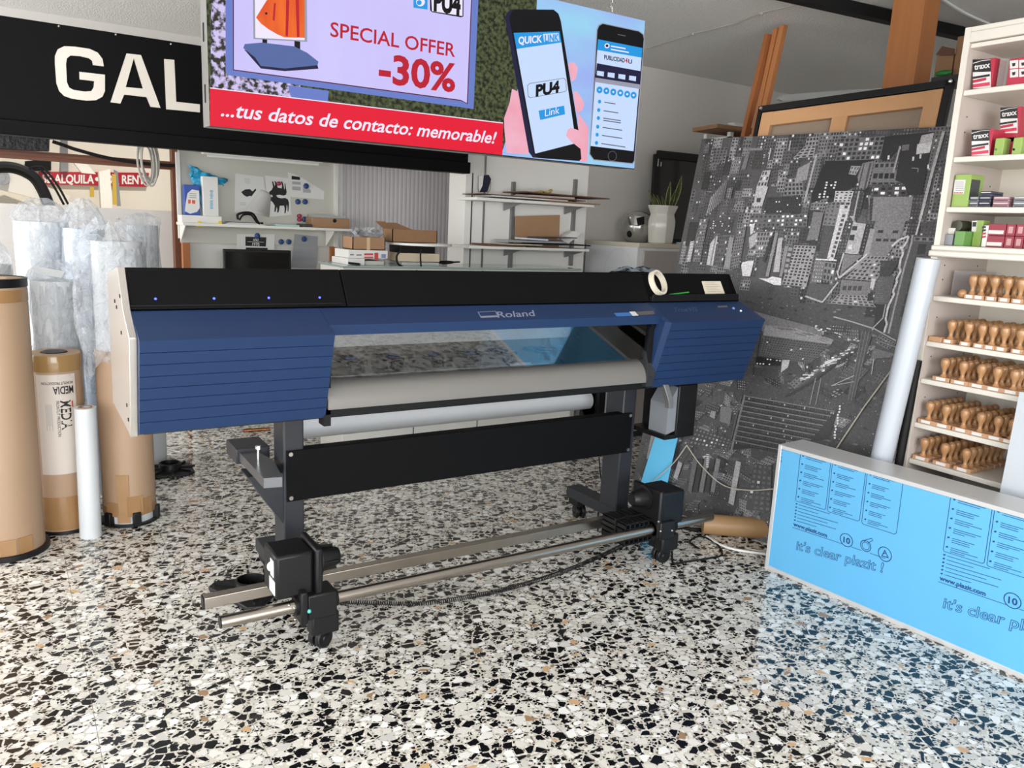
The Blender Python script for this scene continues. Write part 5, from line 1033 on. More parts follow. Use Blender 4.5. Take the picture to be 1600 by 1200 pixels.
ln_(ZB((1195, 600), (1270, 605), (1265, 650)), 120, .005); ln_(ZB((1560, 180), (1430, 640), (1290, 1190)), 168, .013); pt(ZB((700, 930), (1215, 925), (1170, 1200), (730, 1200)), 122); pt(ZB((730, 925), (760, 925), (740, 1200), (690, 1200)), 90)
for k in range(7): ln_(ZB((720, 960+k*36), (760-k*3, 960+k*36)), 44, .014)
grid(ZB((330, 860), (540, 865), (500, 985), (310, 990)), 186, 4, 4, 50, 0, .5); grid(ZB((440, 985), (510, 985), (460, 1200), (395, 1200)), 168, 1, 5, 40, 0, .6); grid(ZB((290, 985), (440, 985), (390, 1200), (220, 1200)), 116, 3, 5, 60, .15); ln_(ZB((600, 860), (530, 1200)), 160, .008)
# middle right
pt(ZC_((1100, 0), (1390, 0), (1290, 310), (1160, 470), (1000, 460), (1050, 250)), 118); grid(ZC_((1090, 220), (1290, 225), (1280, 260), (1080, 255)), 118, 3, 1, 40, 0, .72); grid(ZC_((1070, 296), (1270, 300), (1260, 335), (1065, 330)), 118, 3, 1, 44, 0, .72); pt(ZC_((1030, 210), (1070, 220), (1010, 460), (960, 470)), 148)
pt(ZC_((990, 450), (1050, 460), (760, 655), (740, 640)), 138); ln_(ZC_((1000, 440), (750, 655), (735, 610), (790, 430)), 196, .006); pt(ZC_((790, 440), (960, 450), (780, 600), (760, 620)), 116); grid(ZC_((1010, 455), (1200, 460), (1080, 680), (800, 660)), 140, 6, 7, 46, .02, .55)
pt(ZC_((770, 670), (1080, 690), (1000, 810), (750, 800)), 116); grid(ZC_((780, 715), (965, 715), (950, 775), (770, 770)), 112, 4, 1, 52, 0, .7); grid(ZC_((740, 800), (1000, 810), (1080, 915), (670, 880)), 146, 8, 4, 58, .02, .6); pt(ZC_((1040, 660), (1075, 660), (1060, 740), (1025, 745)), 196); pt(ZC_((1010, 790), (1050, 790), (1040, 860), (1000, 860)), 40)
grid(ZC_((1120, 500), (1290, 500), (1200, 640), (1110, 630)), 52, 3, 2, 62, 0); pt(ZC_((1100, 640), (1250, 640), (1190, 900), (1050, 880)), 84)
for k in range(11): ln_(ZC_((1070, 680+k*18), (1140, 682+k*18)), 104, .003)
pt(ZC_((1090, 890), (1170, 890), (1150, 1140), (1050, 1120)), 36); ln_(ZC_((1165, 890), (1140, 1010), (1060, 1090), (1045, 1120)), 170, .005)
pt(ZC_((1290, 540), (1400, 290), (1600, 290), (1600, 500), (1300, 1200), (1160, 1150), (1240, 780)), 74)
WV = [(1220, 370), (1290, 310), (1370, 280), (1355, 330), (1310, 390), (1320, 440), (1300, 480), (1285, 560), (1300, 590), (1262, 660), (1265, 690), (1230, 770), (1240, 800), (1190, 900), (1180, 940), (1165, 1020), (1175, 1060), (1150, 1140)]
ln_(ZC_(*WV), 200, .009); ln_(ZC_((1405, 270), (1395, 340), (1330, 560), (1240, 930), (1190, 1150)), 150, .008); grid(ZC_((1420, 285), (1600, 290), (1600, 330), (1415, 325)), 120, 3, 1, 40, 0, .6)
for k in range(6): pt(ZC_((1460-k*28, 350+k*110), (1530-k*28, 350+k*110), (1515-k*30, 440+k*112), (1440-k*30, 440+k*112)), 40)
ln_(ZC_((1510, 0), (1435, 270)), 190, .008)
# middle: pale tower, white house, window block
pt(ZC_((760, 0), (850, 0), (700, 490), (640, 480)), 196); grid(ZC_((795, 0), (840, 0), (700, 480), (665, 470)), 186, 1, 12, 66, 0, .62); grid(ZC_((640, 0), (760, 0), (715, 190), (600, 180)), 112, 3, 5, 70, .1, .45); pt(ZC_((610, 195), (715, 190), (640, 480), (560, 480)), 70); ln_(ZC_((540, 486), (720, 496)), 214, .007)
grid(ZC_((530, 500), (620, 505), (590, 700), (500, 690)), 106, 4, 6, 160, .1, .4); grid(ZC_((620, 505), (725, 520), (690, 685), (600, 670)), 116, 3, 3, 54); pt(ZC_((480, 700), (690, 715), (640, 800), (590, 870), (450, 815)), 78); ln_(ZC_((445, 815), (600, 870), (740, 690)), 178, .008)
pt(ZC_((840, 100), (890, 100), (800, 430), (860, 440), (920, 440), (990, 170), (900, 160)), 168); pt(ZC_((870, 190), (915, 190), (905, 230), (860, 225)), 52); pt(ZC_((845, 270), (890, 265), (880, 320), (835, 315)), 46); pt(ZC_((900, 160), (940, 90), (1000, 120), (985, 165)), 84); pt(ZC_((830, 355), (865, 360), (860, 400), (828, 395)), 210)
grid(ZC_((350, 360), (545, 368), (455, 735), (235, 710)), 150, 6, 13, 44, .015, .6); grid(ZC_((290, 370), (345, 375), (290, 620), (245, 610)), 70, 1, 5, 140, 0, .6); pt(ZC_((265, 365), (295, 370), (240, 640), (215, 640)), 130)
pt(ZC_((180, 250), (205, 250), (120, 640), (90, 640)), 130); pt(ZC_((205, 300), (245, 290), (215, 600), (160, 600)), 168); pt(ZC_((30, 655), (110, 660), (150, 640), (235, 655), (230, 720), (170, 715)), 214); pt(ZC_((480, 240), (520, 60), (610, 70), (560, 310), (455, 320)), 110); grid(ZC_((0, 240), (130, 250), (80, 410), (0, 400)), 122, 5, 5, 64, .2)
# left middle
grid(ZD((270, 20), (370, 15), (270, 550), (180, 550)), 116, 4, 14, 58, .15); grid(ZD((150, 300), (200, 290), (150, 550), (100, 550)), 190, 2, 7, 90, 0, .4); grid(ZD((520, 230), (620, 230), (550, 600), (440, 600)), 88, 4, 7, 56, .05, .6); pt(ZD((400, 320), (480, 225), (490, 250), (430, 600), (350, 590)), 186); ln_(ZD((470, 230), (400, 590)), 120, .008)
grid(ZD((740, 90), (850, 80), (760, 620), (660, 650)), 112, 4, 14, 56, .04); pt(ZD((640, 240), (690, 250), (640, 640), (560, 640)), 134); pt(ZD((800, 560), (880, 540), (945, 540), (895, 735), (800, 730), (785, 600)), 206); pt(ZD((895, 100), (960, 65), (930, 190), (900, 220)), 200); grid(ZD((990, 180), (1190, 175), (1100, 410), (970, 410)), 130, 5, 4, 56, .18); pt(ZD((880, 250), (990, 180), (960, 340), (890, 400)), 164)
pt(ZD((1150, 240), (1190, 240), (1080, 560), (1050, 540)), 44); grid(ZD((400, 30), (660, 40), (620, 200), (380, 200)), 66, 9, 6, 44, .3, .45)
# the avenue and the lower city
pt(ZE((400, 30), (900, 160), (1000, 200), (960, 270), (480, 200), (480, 170)), 110); grid(ZE((510, 150), (760, 175), (1080, 270), (1060, 310), (490, 235)), 138, 20, 3, 50, .1, .5)
grid(ZE((480, 240), (1060, 310), (880, 470), (450, 400)), 92, 24, 9, 54, .02, .55); grid(ZE((440, 410), (650, 440), (630, 490), (430, 480)), 34, 8, 3, 44, .25, .5); pt(ZE((650, 440), (715, 440), (700, 500), (640, 545)), 176); pt(ZE((420, 500), (625, 520), (615, 605), (410, 565)), 64)
for k in range(9): ln_(ZE((1290, 320+k*3), (1100, 420+k*6), (900, 560+k*8), (760-k*10, 700+k*6)), (60, 96, 66, 110, 58, 84, 60, 72, 54)[k], .012)
for k in range(70):
    t = random.random(); x, y = 1270-(1270-830)*t+random.uniform(-40, 40), 320+(600-320)*t+random.uniform(-22, 22); pt(ZE((x-10, y-3), (x+14, y-6), (x+11, y+5), (x-12, y+7)), random.choice([120, 170, 200, 224]))
pt(ZE((1000, 455), (1100, 425), (1090, 445), (1010, 480)), 214); pt(ZE((1330, 200), (1400, 230), (1240, 780), (1190, 760)), 74)
for k in range(3): ln_(ZE((1320+k*28, 200), (1200+k*24, 780)), 112, .003)
ln_(ZE((1060, 655), (1250, 570)), 170, .004); ln_(ZE((1060, 655), (1250, 620)), 150, .004); ln_(ZE((930, 590), (880, 810)), 150, .003); ln_(ZE((975, 590), (930, 810)), 150, .003); ln_(ZE((1415, 430), (1395, 560)), 180, .004); pt(ZE((1100, 490), (1190, 455), (1150, 490), (1090, 510)), 150)
pt(ZE((1410, 340), (1590, 390), (1560, 420), (1390, 430)), 104); grid(ZE((1450, 270), (1600, 320), (1600, 345), (1450, 290)), 60, 14, 1, 170, 0, .45); ln_(ZE((1080, 80), (1230, 120), (1420, 180), (1600, 280)), 160, .006)
for k in range(26): x = random.uniform(900, 1290); y = 150+(x-900)*.32+random.uniform(-18, 26); pt(ZE((x-8, y-4), (x+10, y-2), (x+8, y+6), (x-8, y+4)), random.choice([150, 200, 226]))
# the long car-park like block with rows of openings
pt(ZE((330, 730), (1110, 880), (1040, 1100), (600, 1160), (230, 1190)), 48)
for k in range(10):
    y0 = 745+k*41; x0 = 350-k*11; grid(ZE((x0, y0), (x0+740-k*22, y0+128-k*2), (x0+734-k*22, y0+152-k*2), (x0-4, y0+24)), 44, 40, 1, 66, .05, .62, None, 170); ln_(ZE((x0, y0-4), (x0+740-k*22, y0+124-k*2)), 116, .005)
ln_(ZE((340, 730), (225, 1200)), 112, .012); ln_(ZE((310, 740), (200, 1200)), 84, .01); pt(ZE((140, 825), (235, 840), (215, 980), (130, 950)), 112); pt(ZE((60, 860), (100, 870), (85, 930), (45, 910)), 150)
for k in range(12): x = 1130-k*4+random.uniform(-8, 8); y = 825+k*24; pt(ZE((x-8, y-8), (x+8, y-8), (x+6, y+8), (x-8, y+8)), 224)
grid([(1088, 668), (1142, 686), (1136, 704), (1076, 694)], 60, 10, 4, 116, .1, .5); grid([(1178, 724), (1206, 728), (1204, 800), (1165, 796)], 66, 4, 9, 96, .05, .5)
for k in range(5): pt([(1083+k*9, 716), (1090+k*9, 718), (1080+k*9, 770), (1074+k*9, 768)], (96, 40, 110, 52, 124)[k])
for k in range(7): pt([(1104, 709+k*3.2), (1108, 710+k*3.2), (1107, 711.5+k*3.2), (1103, 710.5+k*3.2)], 205)
for P_ in ([(1150, 720), (1158, 722), (1146, 790), (1138, 786)], [(1026, 640), (1034, 640), (1016, 720), (1010, 716)], [(1060, 720), (1066, 724), (1058, 750), (1052, 746)]): pt(P_, 170)
mc = bpy.data.materials.new('printed city picture'); mc.use_nodes = True; t = mc.node_tree; B_ = t.nodes['Principled BSDF']; an = t.nodes.new('ShaderNodeVertexColor'); an.layer_name = 'tone'
nz = t.nodes.new('ShaderNodeTexNoise'); nz.inputs['Scale'].default_value = 130; nz.inputs['Detail'].default_value = 6; tc = t.nodes.new('ShaderNodeTexCoord'); t.links.new(tc.outputs['Object'], nz.inputs[0])
mr_ = t.nodes.new('ShaderNodeMapRange'); mr_.inputs[3].default_value = .62; mr_.inputs[4].default_value = 1.2; mr_.inputs[1].default_value = .3; mr_.inputs[2].default_value = .7; t.links.new(nz.outputs[0], mr_.inputs[0])
mm = t.nodes.new('ShaderNodeVectorMath'); mm.operation = 'SCALE'; t.links.new(an.outputs[0], mm.inputs[0]); t.links.new(mr_.outputs[0], mm.inputs['Scale']); t.links.new(mm.outputs[0], B_.inputs['Base Color']); B_.inputs['Roughness'].default_value = .42
# keep the picture on its board
def clampc(p):
    d = V(p)-Bc; u, v, e = d.dot(UN), d.dot(UP), d.dot(CN); return Bc+UN*min(max(u, 0), Wc)+UP*min(max(v, 0), Hc)+CN*e
ca.v = [tuple(clampc(p)) for p in ca.v]
ca.build('picture', mc, ct_, smooth=False)
# framed canvas seen from behind
kp = Plane(Bc-CN*.11, CN)
cf = thing('framed_canvas', 'back of a large framed canvas with pine stretcher bars behind the city print', 'canvas', Bc-CN*.1+UN*.7)
dn = -UP
PINE = mat('pine wood', (196, 152, 110), .55, noise=(9, .8, (178, 132, 90)), stretch=(1, 1, .12)); PINEH = mat('pine wood rail', (196, 152, 110), .55, noise=(9, .8, (178, 132, 90)), stretch=(.12, .12, 1))
TLk, TRk = kp(1186, 166), kp(1490, 123); hd = (TRk-TLk).normalized(); LK = 1.75
def kbar(p, q, w, side, th, nm, m_, off=0.0):
    """bar from p to q, w wide towards side"""
    o_ = CN*off; return MB().prism([p+o_, q+o_, q+side*w+o_, p+side*w+o_], -CN*th).build(nm, m_, cf, bev=.002)
kbar(TLk, TRk, .035, dn, .04, 'outer_frame', BLACK, .004); kbar(TLk, TLk+dn*LK, .022, hd, .04, 'outer_frame', BLACK, .004); kbar(TRk, TRk+dn*LK, .03, -hd, .04, 'outer_frame', BLACK, .004)
o0, o1 = TLk+hd*.028+dn*.04, TRk-hd*.035+dn*.04
kbar(o0, o1, .075, dn, .025, 'stretcher_bar', PINEH); kbar(o0, o0+dn*(LK-.05), .062, hd, .025, 'stretcher_bar', PINE, .002); kbar(o1, o1+dn*(LK-.05), .075, -hd, .025, 'stretcher_bar', PINE, .002)
mid = kp(1317, 160); mid = TLk+hd*((mid-TLk).dot(hd))+dn*.11; kbar(mid-hd*.04, mid-hd*.04+dn*(LK-.15), .08, hd, .025, 'stretcher_bar', PINE, -.001)
MB().prism([o0-CN*.028, o1-CN*.028, o1-CN*.028+dn*(LK-.05), o0-CN*.028+dn*(LK-.05)], -CN*.004).build('canvas_back', mat('brown canvas back', (140, 124, 108), .9, bump=(220, .2)), cf)
for q in ((1485, 127), (1189, 169)): MB().ball(kp(*q, .006), .01, n=8, h=6).build('corner_clip', CHROME, cf)
# planks
def plank(pt_, pb, w, th, Y, lab, m_):
    a_, b_ = at(*pt_, y=Y), at(*pb, y=Y); d = (b_-a_); f = b_+d*(b_.z/-d.z); ax = V((1, 0, 0)); dd = (a_-f).normalized()
    yb = V((0, th, 0)); f0 = V((f.x, Y, 0.0)); c_ = [f0, f0+ax*w, a_+ax*w, a_]
    single(MB().prism(c_, yb), 'plank', m_, lab, 'plank', f0, 'planks leaning by the canvas', bev=.003)
PLK = mat('oiled pine plank', (164, 104, 60), .5, noise=(8, .8, (142, 84, 46)), stretch=(1, 1, .1)); PLK2 = mat('light pine plank', (184, 124, 76), .5, noise=(8, .8, (164, 102, 60)), stretch=(1, 1, .1))
plank((1200, 52), (1161, 220), .045, .03, 3.45, 'leftmost and darkest of the three planks leaning beside the canvas', PLK)
plank((1214, 43), (1177, 220), .03, .03, 3.415, 'middle plank of the three leaning beside the canvas', PLK2)
plank((1225, 38), (1184, 220), .038, .035, 3.375, 'rightmost and tallest plank of the three leaning beside the canvas', PLK2)
# rack with card and white strips beyond the planks
YK = 4.1; rz = at(1120, 214, y=YK).z; rx0 = at(1124, 214, y=YK).x
rk = thing('storage_rack', 'white metal storage rack behind the city print and planks', 'rack', (rx0+.5, 4.2, 0))
MB().box(rx0, rx0+.9, 4.0, 4.25, rz-.02, rz).build('shelf', WHITE, rk)
for x, y in ((rx0, 4.0), (rx0+.87, 4.0), (rx0, 4.22), (rx0+.87, 4.22)): MB().box(x, x+.03, y, y+.03, 0, rz+.03).build('post', WHITE, rk)
p = at(1113, 208, y=4.0); single(MB().prism([(p.x-.01, 3.95, rz+.035), (p.x+.3, 3.92, rz+.035), (p.x+.55, 4.2, rz+.035), (p.x+.05, 4.24, rz+.035)], (0, 0, .025)), 'card_sheet', CARD2, 'folded tan card sheet lying on top of the storage rack', 'card', (p.x+.2, 4.05, rz+.031))
for k in range(3): single(MB().box(rx0+.03+.02*k, rx0+.75, 3.98+.03*k, 4.04+.03*k, rz+.062+.014*k, rz+.075+.014*k), 'white_strip', PAPER, ['lowest white strip lying on the folded card of the storage rack', 'middle white strip lying on the folded card of the storage rack', 'top white strip lying on the folded card of the storage rack'][k], 'strip', (rx0+.3, 4.0, rz+.062+.014*k), 'white strips on the rack', bev=.002)
q = [at(x, y, y=3.9) for x, y in ((1217, 155), (1224, 148), (1330, 140), (1420, 136), (1420, 148), (1300, 152), (1224, 158))]
fo = single(MB().prism(q, (0, .03, 0)), 'foam_sheet', mat('white foam sheet', (214, 216, 216), .6), 'white foam sheet standing behind the canvas, only its top edge showing', 'sheet', q[6])
# timber column
cy_ = 2.48; cx_ = at(1445, 0, y=cy_).x; cxr = at(1470.5, 0, y=cy_).x; cyb = at(1395.6, 0, x=cx_).y
TIM = mat('orange timber', (170, 110, 62), .42, noise=(7, .7, (144, 88, 46)), stretch=(2.2, 2.2, .12))
tcol = single(MB().box(cx_, cxr, cy_, cyb, 0, ZC), 'timber_column', TIM, 'thick orange timber column running up to the ceiling behind the canvas', 'column', (cx_, cy_, 0), bev=.004)
single(MB().box(cxr+.002, cxr+.03, cy_+.05, cyb, 0, ZC), 'column_batten', PLK, 'narrow wooden batten fixed to the right side of the timber column', 'batten', (cxr, cy_, 0), bev=.002)
# ceiling track and cables
p0, p1 = V((3.2, 2.98, 2.69)), V((5.6, 2.72, 2.69)); single(MB().obox((p0+p1)/2+V((0, 0, .028)), (p1-p0)/2, V((0, .03, 0)), (0, 0, .03)), 'ceiling_track', BLACK2, 'black lighting track across the ceiling by the timber column', 'track', (p0+p1)/2)
single(MB().tube(bez([at(x, y, z=2.735) for x, y in ((1466, -6), (1490, 10), (1515, 24), (1545, 37))], 8), .008, n=6), 'ceiling_cable', PAPER, 'white cable crossing the ceiling right of the timber column', 'cable', at(1490, 10, z=2.735))
b = MB().tube(bez([at(x, y, z=2.745) for x, y in ((1010, 76), (1083, 53), (1150, 36), (1190, 20), (1300, -5))], 8), .004, n=5)
for q in ((1083, 53), (1190, 21)): b.ball(at(*q, z=2.742), .010, n=8, h=6)
single(b, 'ceiling_wire', mat('grey cable', (172, 168, 160), .5), 'thin grey wire clipped along the ceiling right of the lit screen', 'wire', at(1083, 53, z=2.745))
# wall rack with boxes behind the bookcase
XK = 4.55; kz2 = at(1480, 118, x=XK).z; y0_, y1_ = 1.9, at(1456, 118, x=XK).y
wr = thing('steel_rack', 'dark steel rack with tan boxes behind the white bookcase', 'rack', (XK+.2, 2.4, 0)); MB().box(XK, XK+.4, y0_, y1_, kz2-.03, kz2).build('shelf', DARK, wr)
for y in (y0_, y1_-.03):
    for x in (XK, XK+.37): MB().box(x, x+.03, y, y+.03, 0, kz2-.03).build('post', DARK, wr)
def xbox(name, label, cat, m, x0, x1, yt, yb, X, dep, z0=None, group=None, bev=.002):
    a0, a1 = at(x0, yb, x=X), at((x0+x1)/2, yt, x=X); Y1 = at(x1, yb, x=X).y; z0 = a0.z if z0 is None else z0
    return single(MB().box(X, X+dep, Y1, a0.y, z0, a1.z), name, m, label, cat, (X, (a0.y+Y1)/2, z0), group, bev=bev)
bo = xbox('tan_box', 'open tan box with a raised flap on the dark steel rack', 'box', CARD2, 1460, 1486, 86, 113, XK+.04, .22, kz2+.001)
q = [at(x, y, x=XK+.02) for x, y in ((1462, 86), (1472, 72), (1491, 76), (1490, 86))]; MB().prism(q, (.01, 0, 0)).build('flap', BRN, bo)
xbox('tan_box', 'taller tan box beside the open one on the dark steel rack', 'box', CARD2, 1488.5, 1520, 56, 113, XK+.04, .25, kz2+.001)
q = at(1472, 117, x=XK-.0); single(MB().ball((XK+.01, q.y, kz2+.018), .015, .05, .016), 'green_bundle', mat('green plastic bundle', (36, 120, 52), .5), 'green plastic bundle at the front of the dark steel rack', 'bundle', (XK, q.y, kz2))
# ================================================================== white bookcase with stamps and boxes
XB, XBK, YF, YN = 3.30, 3.70, 1.885, .98
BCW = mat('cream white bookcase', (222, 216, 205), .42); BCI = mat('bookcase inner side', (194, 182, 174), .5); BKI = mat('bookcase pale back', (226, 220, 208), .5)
ZSH = dict(A=2.117, B=1.858, C=1.659, D=1.503, E=1.293, F=1.10, G=.938, H=.743, I=.58)
bc = thing('bookcase', 'tall cream white bookcase of hand stamps and small boxes at the right', 'bookcase', (3.5, 1.4, 0))
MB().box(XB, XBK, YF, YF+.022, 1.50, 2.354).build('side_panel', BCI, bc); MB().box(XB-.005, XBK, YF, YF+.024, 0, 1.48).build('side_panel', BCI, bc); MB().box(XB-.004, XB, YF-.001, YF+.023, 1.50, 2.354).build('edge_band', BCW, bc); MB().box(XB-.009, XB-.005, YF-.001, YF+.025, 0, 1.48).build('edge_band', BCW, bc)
MB().box(XB, XBK, YN-.022, YN, 0, 2.354).build('side_panel', BCW, bc, bev=.002)
MB().box(XBK, XBK+.012, YN-.02, YF+.022, 0, 2.354).build('back_panel', BKI, bc)
MB().box(XB-.004, XBK, YN-.022, YF-.0005, 2.335, 2.354).box(XB-.004, XB+.02, YN, YF-.0005, 2.296, 2.335).build('cornice', BCW, bc, bev=.002); MB().box(XB+.01, XBK, YN, YF-.0005, 2.276, 2.294).build('top_panel', BCW, bc, bev=.002)
MB().box(XB-.012, XBK, YN-.03, YF+.03, 1.48, 1.503).box(XB-.018, XBK, YN-.035, YF+.035, 1.455, 1.481).build('waist_moulding', BCW, bc, bev=.006)
for k, z in ZSH.items():
    if k != 'D': MB().box(XB+.006, XBK, YN, YF-.0005, z-.022, z).build('shelf', BCW, bc, bev=.003)
MB().box(XB+.02, XBK, YN, YF, 0, .08).build('plinth', BCW, bc)
for z in (2.02, 1.96, 1.76, 1.70, 1.42, 1.36, 1.20, 1.03, .85, .66):
    for x in (XB+.06, XBK-.08): MB().cyl((x, YF+.0005, z), (x, YF-.0012, z), .003, n=8).build('pin_hole', BLACK2, bc)
EP = .0012
# boxes: black, white and red cartons with their word, green cartons, blister box, ink pads
TX = [mat('carton black', (28, 27, 29), .4), mat('carton white', (216, 214, 212), .45), mat('carton red', (178, 42, 66), .4), mat('carton pink red', (206, 60, 88), .4)]
def word_box(px, label, Xp, dep, z0, side):
    x0, x1, yt, yb = px; o = xbox('ink_carton', label, 'box', TX[2], x0, x1, yt, yb, Xp, dep, z0, 'black white and red cartons', .001); P7 = Plane((Xp, 0, 0), (-1, 0, 0)); a = Art(); lay[0] = 2
    w, h = x1-x0, yb-yt
    def R(u0, v0, u1, v1, m_, du=0): # u along, v down, slanted by du
        shape(m_, [(x0+w*u0, yt+h*v0), (x0+w*u1, yt+h*(v0-du)), (x0+w*u1, yt+h*(v1-du)), (x0+w*u0, yt+h*v1)], P7, a)
    R(0, 0, 1, 1, 1); R(0, 0, 1, .44, 0, .02); R(0, .60, .95, .68, 0, .10); R(.0, .72, .75, .82, 2, .10); R(0, .86, .95, .98, 3, .08)
    lay[0] += 2; words_(1, 'traxx', (x0+w*.08, yt+h*.36), (x0+w*.96, yt+h*.27), h*.19, .03, 0, P7, a); lay[0] += 1
    p = [P7(x, y, .0012) for x, y in ((x0, yt+h*.12), (x0+w*.5, yt+h*.03), (x0+w, yt), (x0+w, yt+h*.015), (x0+w*.5, yt+h*.05), (x0, yt+h*.15))]; a.m(1).poly(p)
    a.build('front_print', TX, o, smooth=False)
    b_ = o.data; return o
word_box((1520, 1548, 93, 138), 'black, white and red carton on the top shelf of the bookcase', 3.34, .09, ZSH['A']+.001, 0)
word_box((1563, 1590, 168, 208), 'black, white and red carton stacked on the second shelf, further right and higher', 3.43, .09, ZSH['B']+.062, 0)
xbox('ink_carton', 'plain dark red carton under the raised one on the second bookcase shelf', 'box', TX[2], 1562, 1600, 214, 242, 3.43, .1, ZSH['B']+.001)
word_box((1518, 1546, 203, 243), 'black, white and red carton at the left of the second bookcase shelf', 3.34, .09, ZSH['B']+.001, 0)
GRN = mat('lime green carton', (146, 174, 88), .4)
for k, (x0, x1, lab) in enumerate(((1552, 1566, 'lime green carton beside the lettered carton on the second bookcase shelf'), (1580, 1594, 'lime green carton with a black dot, second one along the second bookcase shelf'))):
    o = xbox('green_carton', lab, 'box', GRN, x0, x1, 216-k, 241, 3.33, .05, ZSH['B']+.001, 'lime cartons'); P7 = Plane((3.33, 0, 0), (-1, 0, 0)); a = Art(); lay[0] = 2; disc(0, (x0+4, 233.5), 2, P7, a); a.build('dot', BLACK2 if k else mat('olive dot', (96, 116, 48), .5), o, smooth=False)
o = xbox('blister_box', 'red card box with a white grid of pictures on the top bookcase shelf', 'box', TX[2], 1572, 1612, 90, 132, 3.33, .05, ZSH['A']+.001); P7 = Plane((3.33, 0, 0), (-1, 0, 0)); a = Art(); lay[0] = 2
for i in range(3):
    for j in range(2): shape(1, [(1578+i*14.5, 95+j*14-i), (1591+i*14.5, 93.6+j*14-i), (1591+i*14.5, 106+j*14-i), (1578+i*14.5, 107.4+j*14-i)], P7, a); shape(0, [(1581+i*14.5, 99+j*14-i), (1587+i*14.5, 98+j*14-i), (1586+i*14.5, 103+j*14-i), (1582+i*14.5, 104+j*14-i)], P7, a)
a.build('picture_grid', TX, o, smooth=False)
CLR = mat('clear box plastic', (200, 196, 194), .12, alpha=.35)
xbox('clear_box', 'clear plastic box between the lettered carton and the red one on the top shelf', 'box', CLR, 1556, 1570, 92, 134, 3.36, .07, ZSH['A']+.001)
o = xbox('green_white_carton', 'lime and white carton at the left of the third bookcase shelf', 'box', GRN, 1486, 1511, 273, 321, 3.33, .10, ZSH['C']+.001); P7 = Plane((3.33, 0, 0), (-1, 0, 0)); a = Art(); lay[0] = 2
shape(1, [(1492, 281), (1509, 281), (1506, 303), (1489, 303)], P7, a); [shape(2, [(1490.5+k*2.4, 300.4), (1492.3+k*2.4, 300.2), (1492.1+k*2.4, 302.4), (1490.3+k*2.4, 302.6)], P7, a) for k in range(6)]
for k in range(5): shape(4, [(1493, 284+k*3.2), (1506, 284+k*3.2), (1506, 285+k*3.2), (1493, 285+k*3.2)], P7, a)
a.build('front_print', TX+[mat('print grey', (150, 150, 150), .6)], o, smooth=False)
# its dark window side, facing the shop front
y_ = min(v.co.y for v in o.data.vertices)+o.location.y; z_ = ZSH['C']+.001
MB().box(3.335, 3.40, y_-.0015, y_, z_+.03, z_+.11).build('dark_window', mat('dark window card', (52, 58, 62), .3), o)
ST = [('ink_pad', (1514, 1528), 4, 'grey'), ('ink_pad', (1529, 1547), 6, 'blue'), ('ink_pad', (1551, 1576), 4, 'pink'), ('ink_pad', (1583, 1602), 4, 'silver')]
IPC = dict(grey=mat('ink pad grey', (112, 114, 122), .35), blue=mat('ink pad navy', (58, 60, 78), .35), pink=mat('ink pad pink', (170, 130, 138), .35), silver=mat('ink pad silver', (136, 138, 144), .35))
ORD = ['lowest', 'second', 'third', 'fourth', 'fifth', 'sixth', 'seventh', 'eighth', 'ninth']
for nm, (x0, x1), n, cn in ST:
    ya, yb = at(x0, 318, x=3.34).y, at(x1, 318, x=3.34).y
    for k in range(n):
        z = ZSH['C']+.001+k*.0105; o = single(MB().box(3.34, 3.43, yb, ya, z, z+.0098), 'ink_pad', IPC[cn], '%s flat ink pad in the %s stack on the third bookcase shelf' % (ORD[k], cn), 'ink pad', (3.34, ya, z), 'ink pads on the third shelf', bev=.0015)
        MB().box(3.3385, 3.34, yb+.004, ya-.004, z+.0035, z+.006).build('label_strip', PAPER if k % 2 else BLACK2, o)
# fourth shelf
zD = ZSH['D']+.001
xbox('grey_pack', 'flat grey pack at the far left of the fourth bookcase shelf', 'pack', IPC['silver'], 1476, 1489, 366, 374, 3.33, .06, zD)
o = xbox('green_carton', 'flat green carton lying on the fourth bookcase shelf', 'box', mat('leaf green carton', (104, 150, 80), .4), 1491, 1506, 361, 374, 3.32, .12, zD)
xbox('white_carton', 'little white carton with black print on the grey pack of the fourth bookcase shelf', 'box', PAPER, 1477, 1490, 356, 366, 3.35, .06, at(1480, 366, x=3.33).z+.001)
p = at(1496, 350, x=3.36); single(MB().cyl((3.36, p.y, at(1490, 357, x=3.35).z+.012), (3.44, p.y, at(1490, 357, x=3.35).z+.012), .022, n=18), 'ribbon_spool', [mat('dark spool', (60, 62, 48), .35)], 'small dark spool lying above the little white carton on the fourth bookcase shelf', 'spool', (3.36, p.y, at(1490, 356, x=3.36).z))
o = xbox('slim_carton', 'slim upright green and white carton on the fourth bookcase shelf', 'box', GRN, 1519, 1533, 344, 374, 3.38, .05, zD); P7 = Plane((3.38, 0, 0), (-1, 0, 0)); a = Art(); lay[0] = 2; shape(1, [(1519, 345), (1527, 345), (1525, 362), (1518, 362)], P7, a); shape(0, [(1520, 347), (1526, 347), (1525, 354), (1519, 354)], P7, a); a.build('front_print', TX, o, smooth=False)
yy = at(1541, 370, x=3.36).y
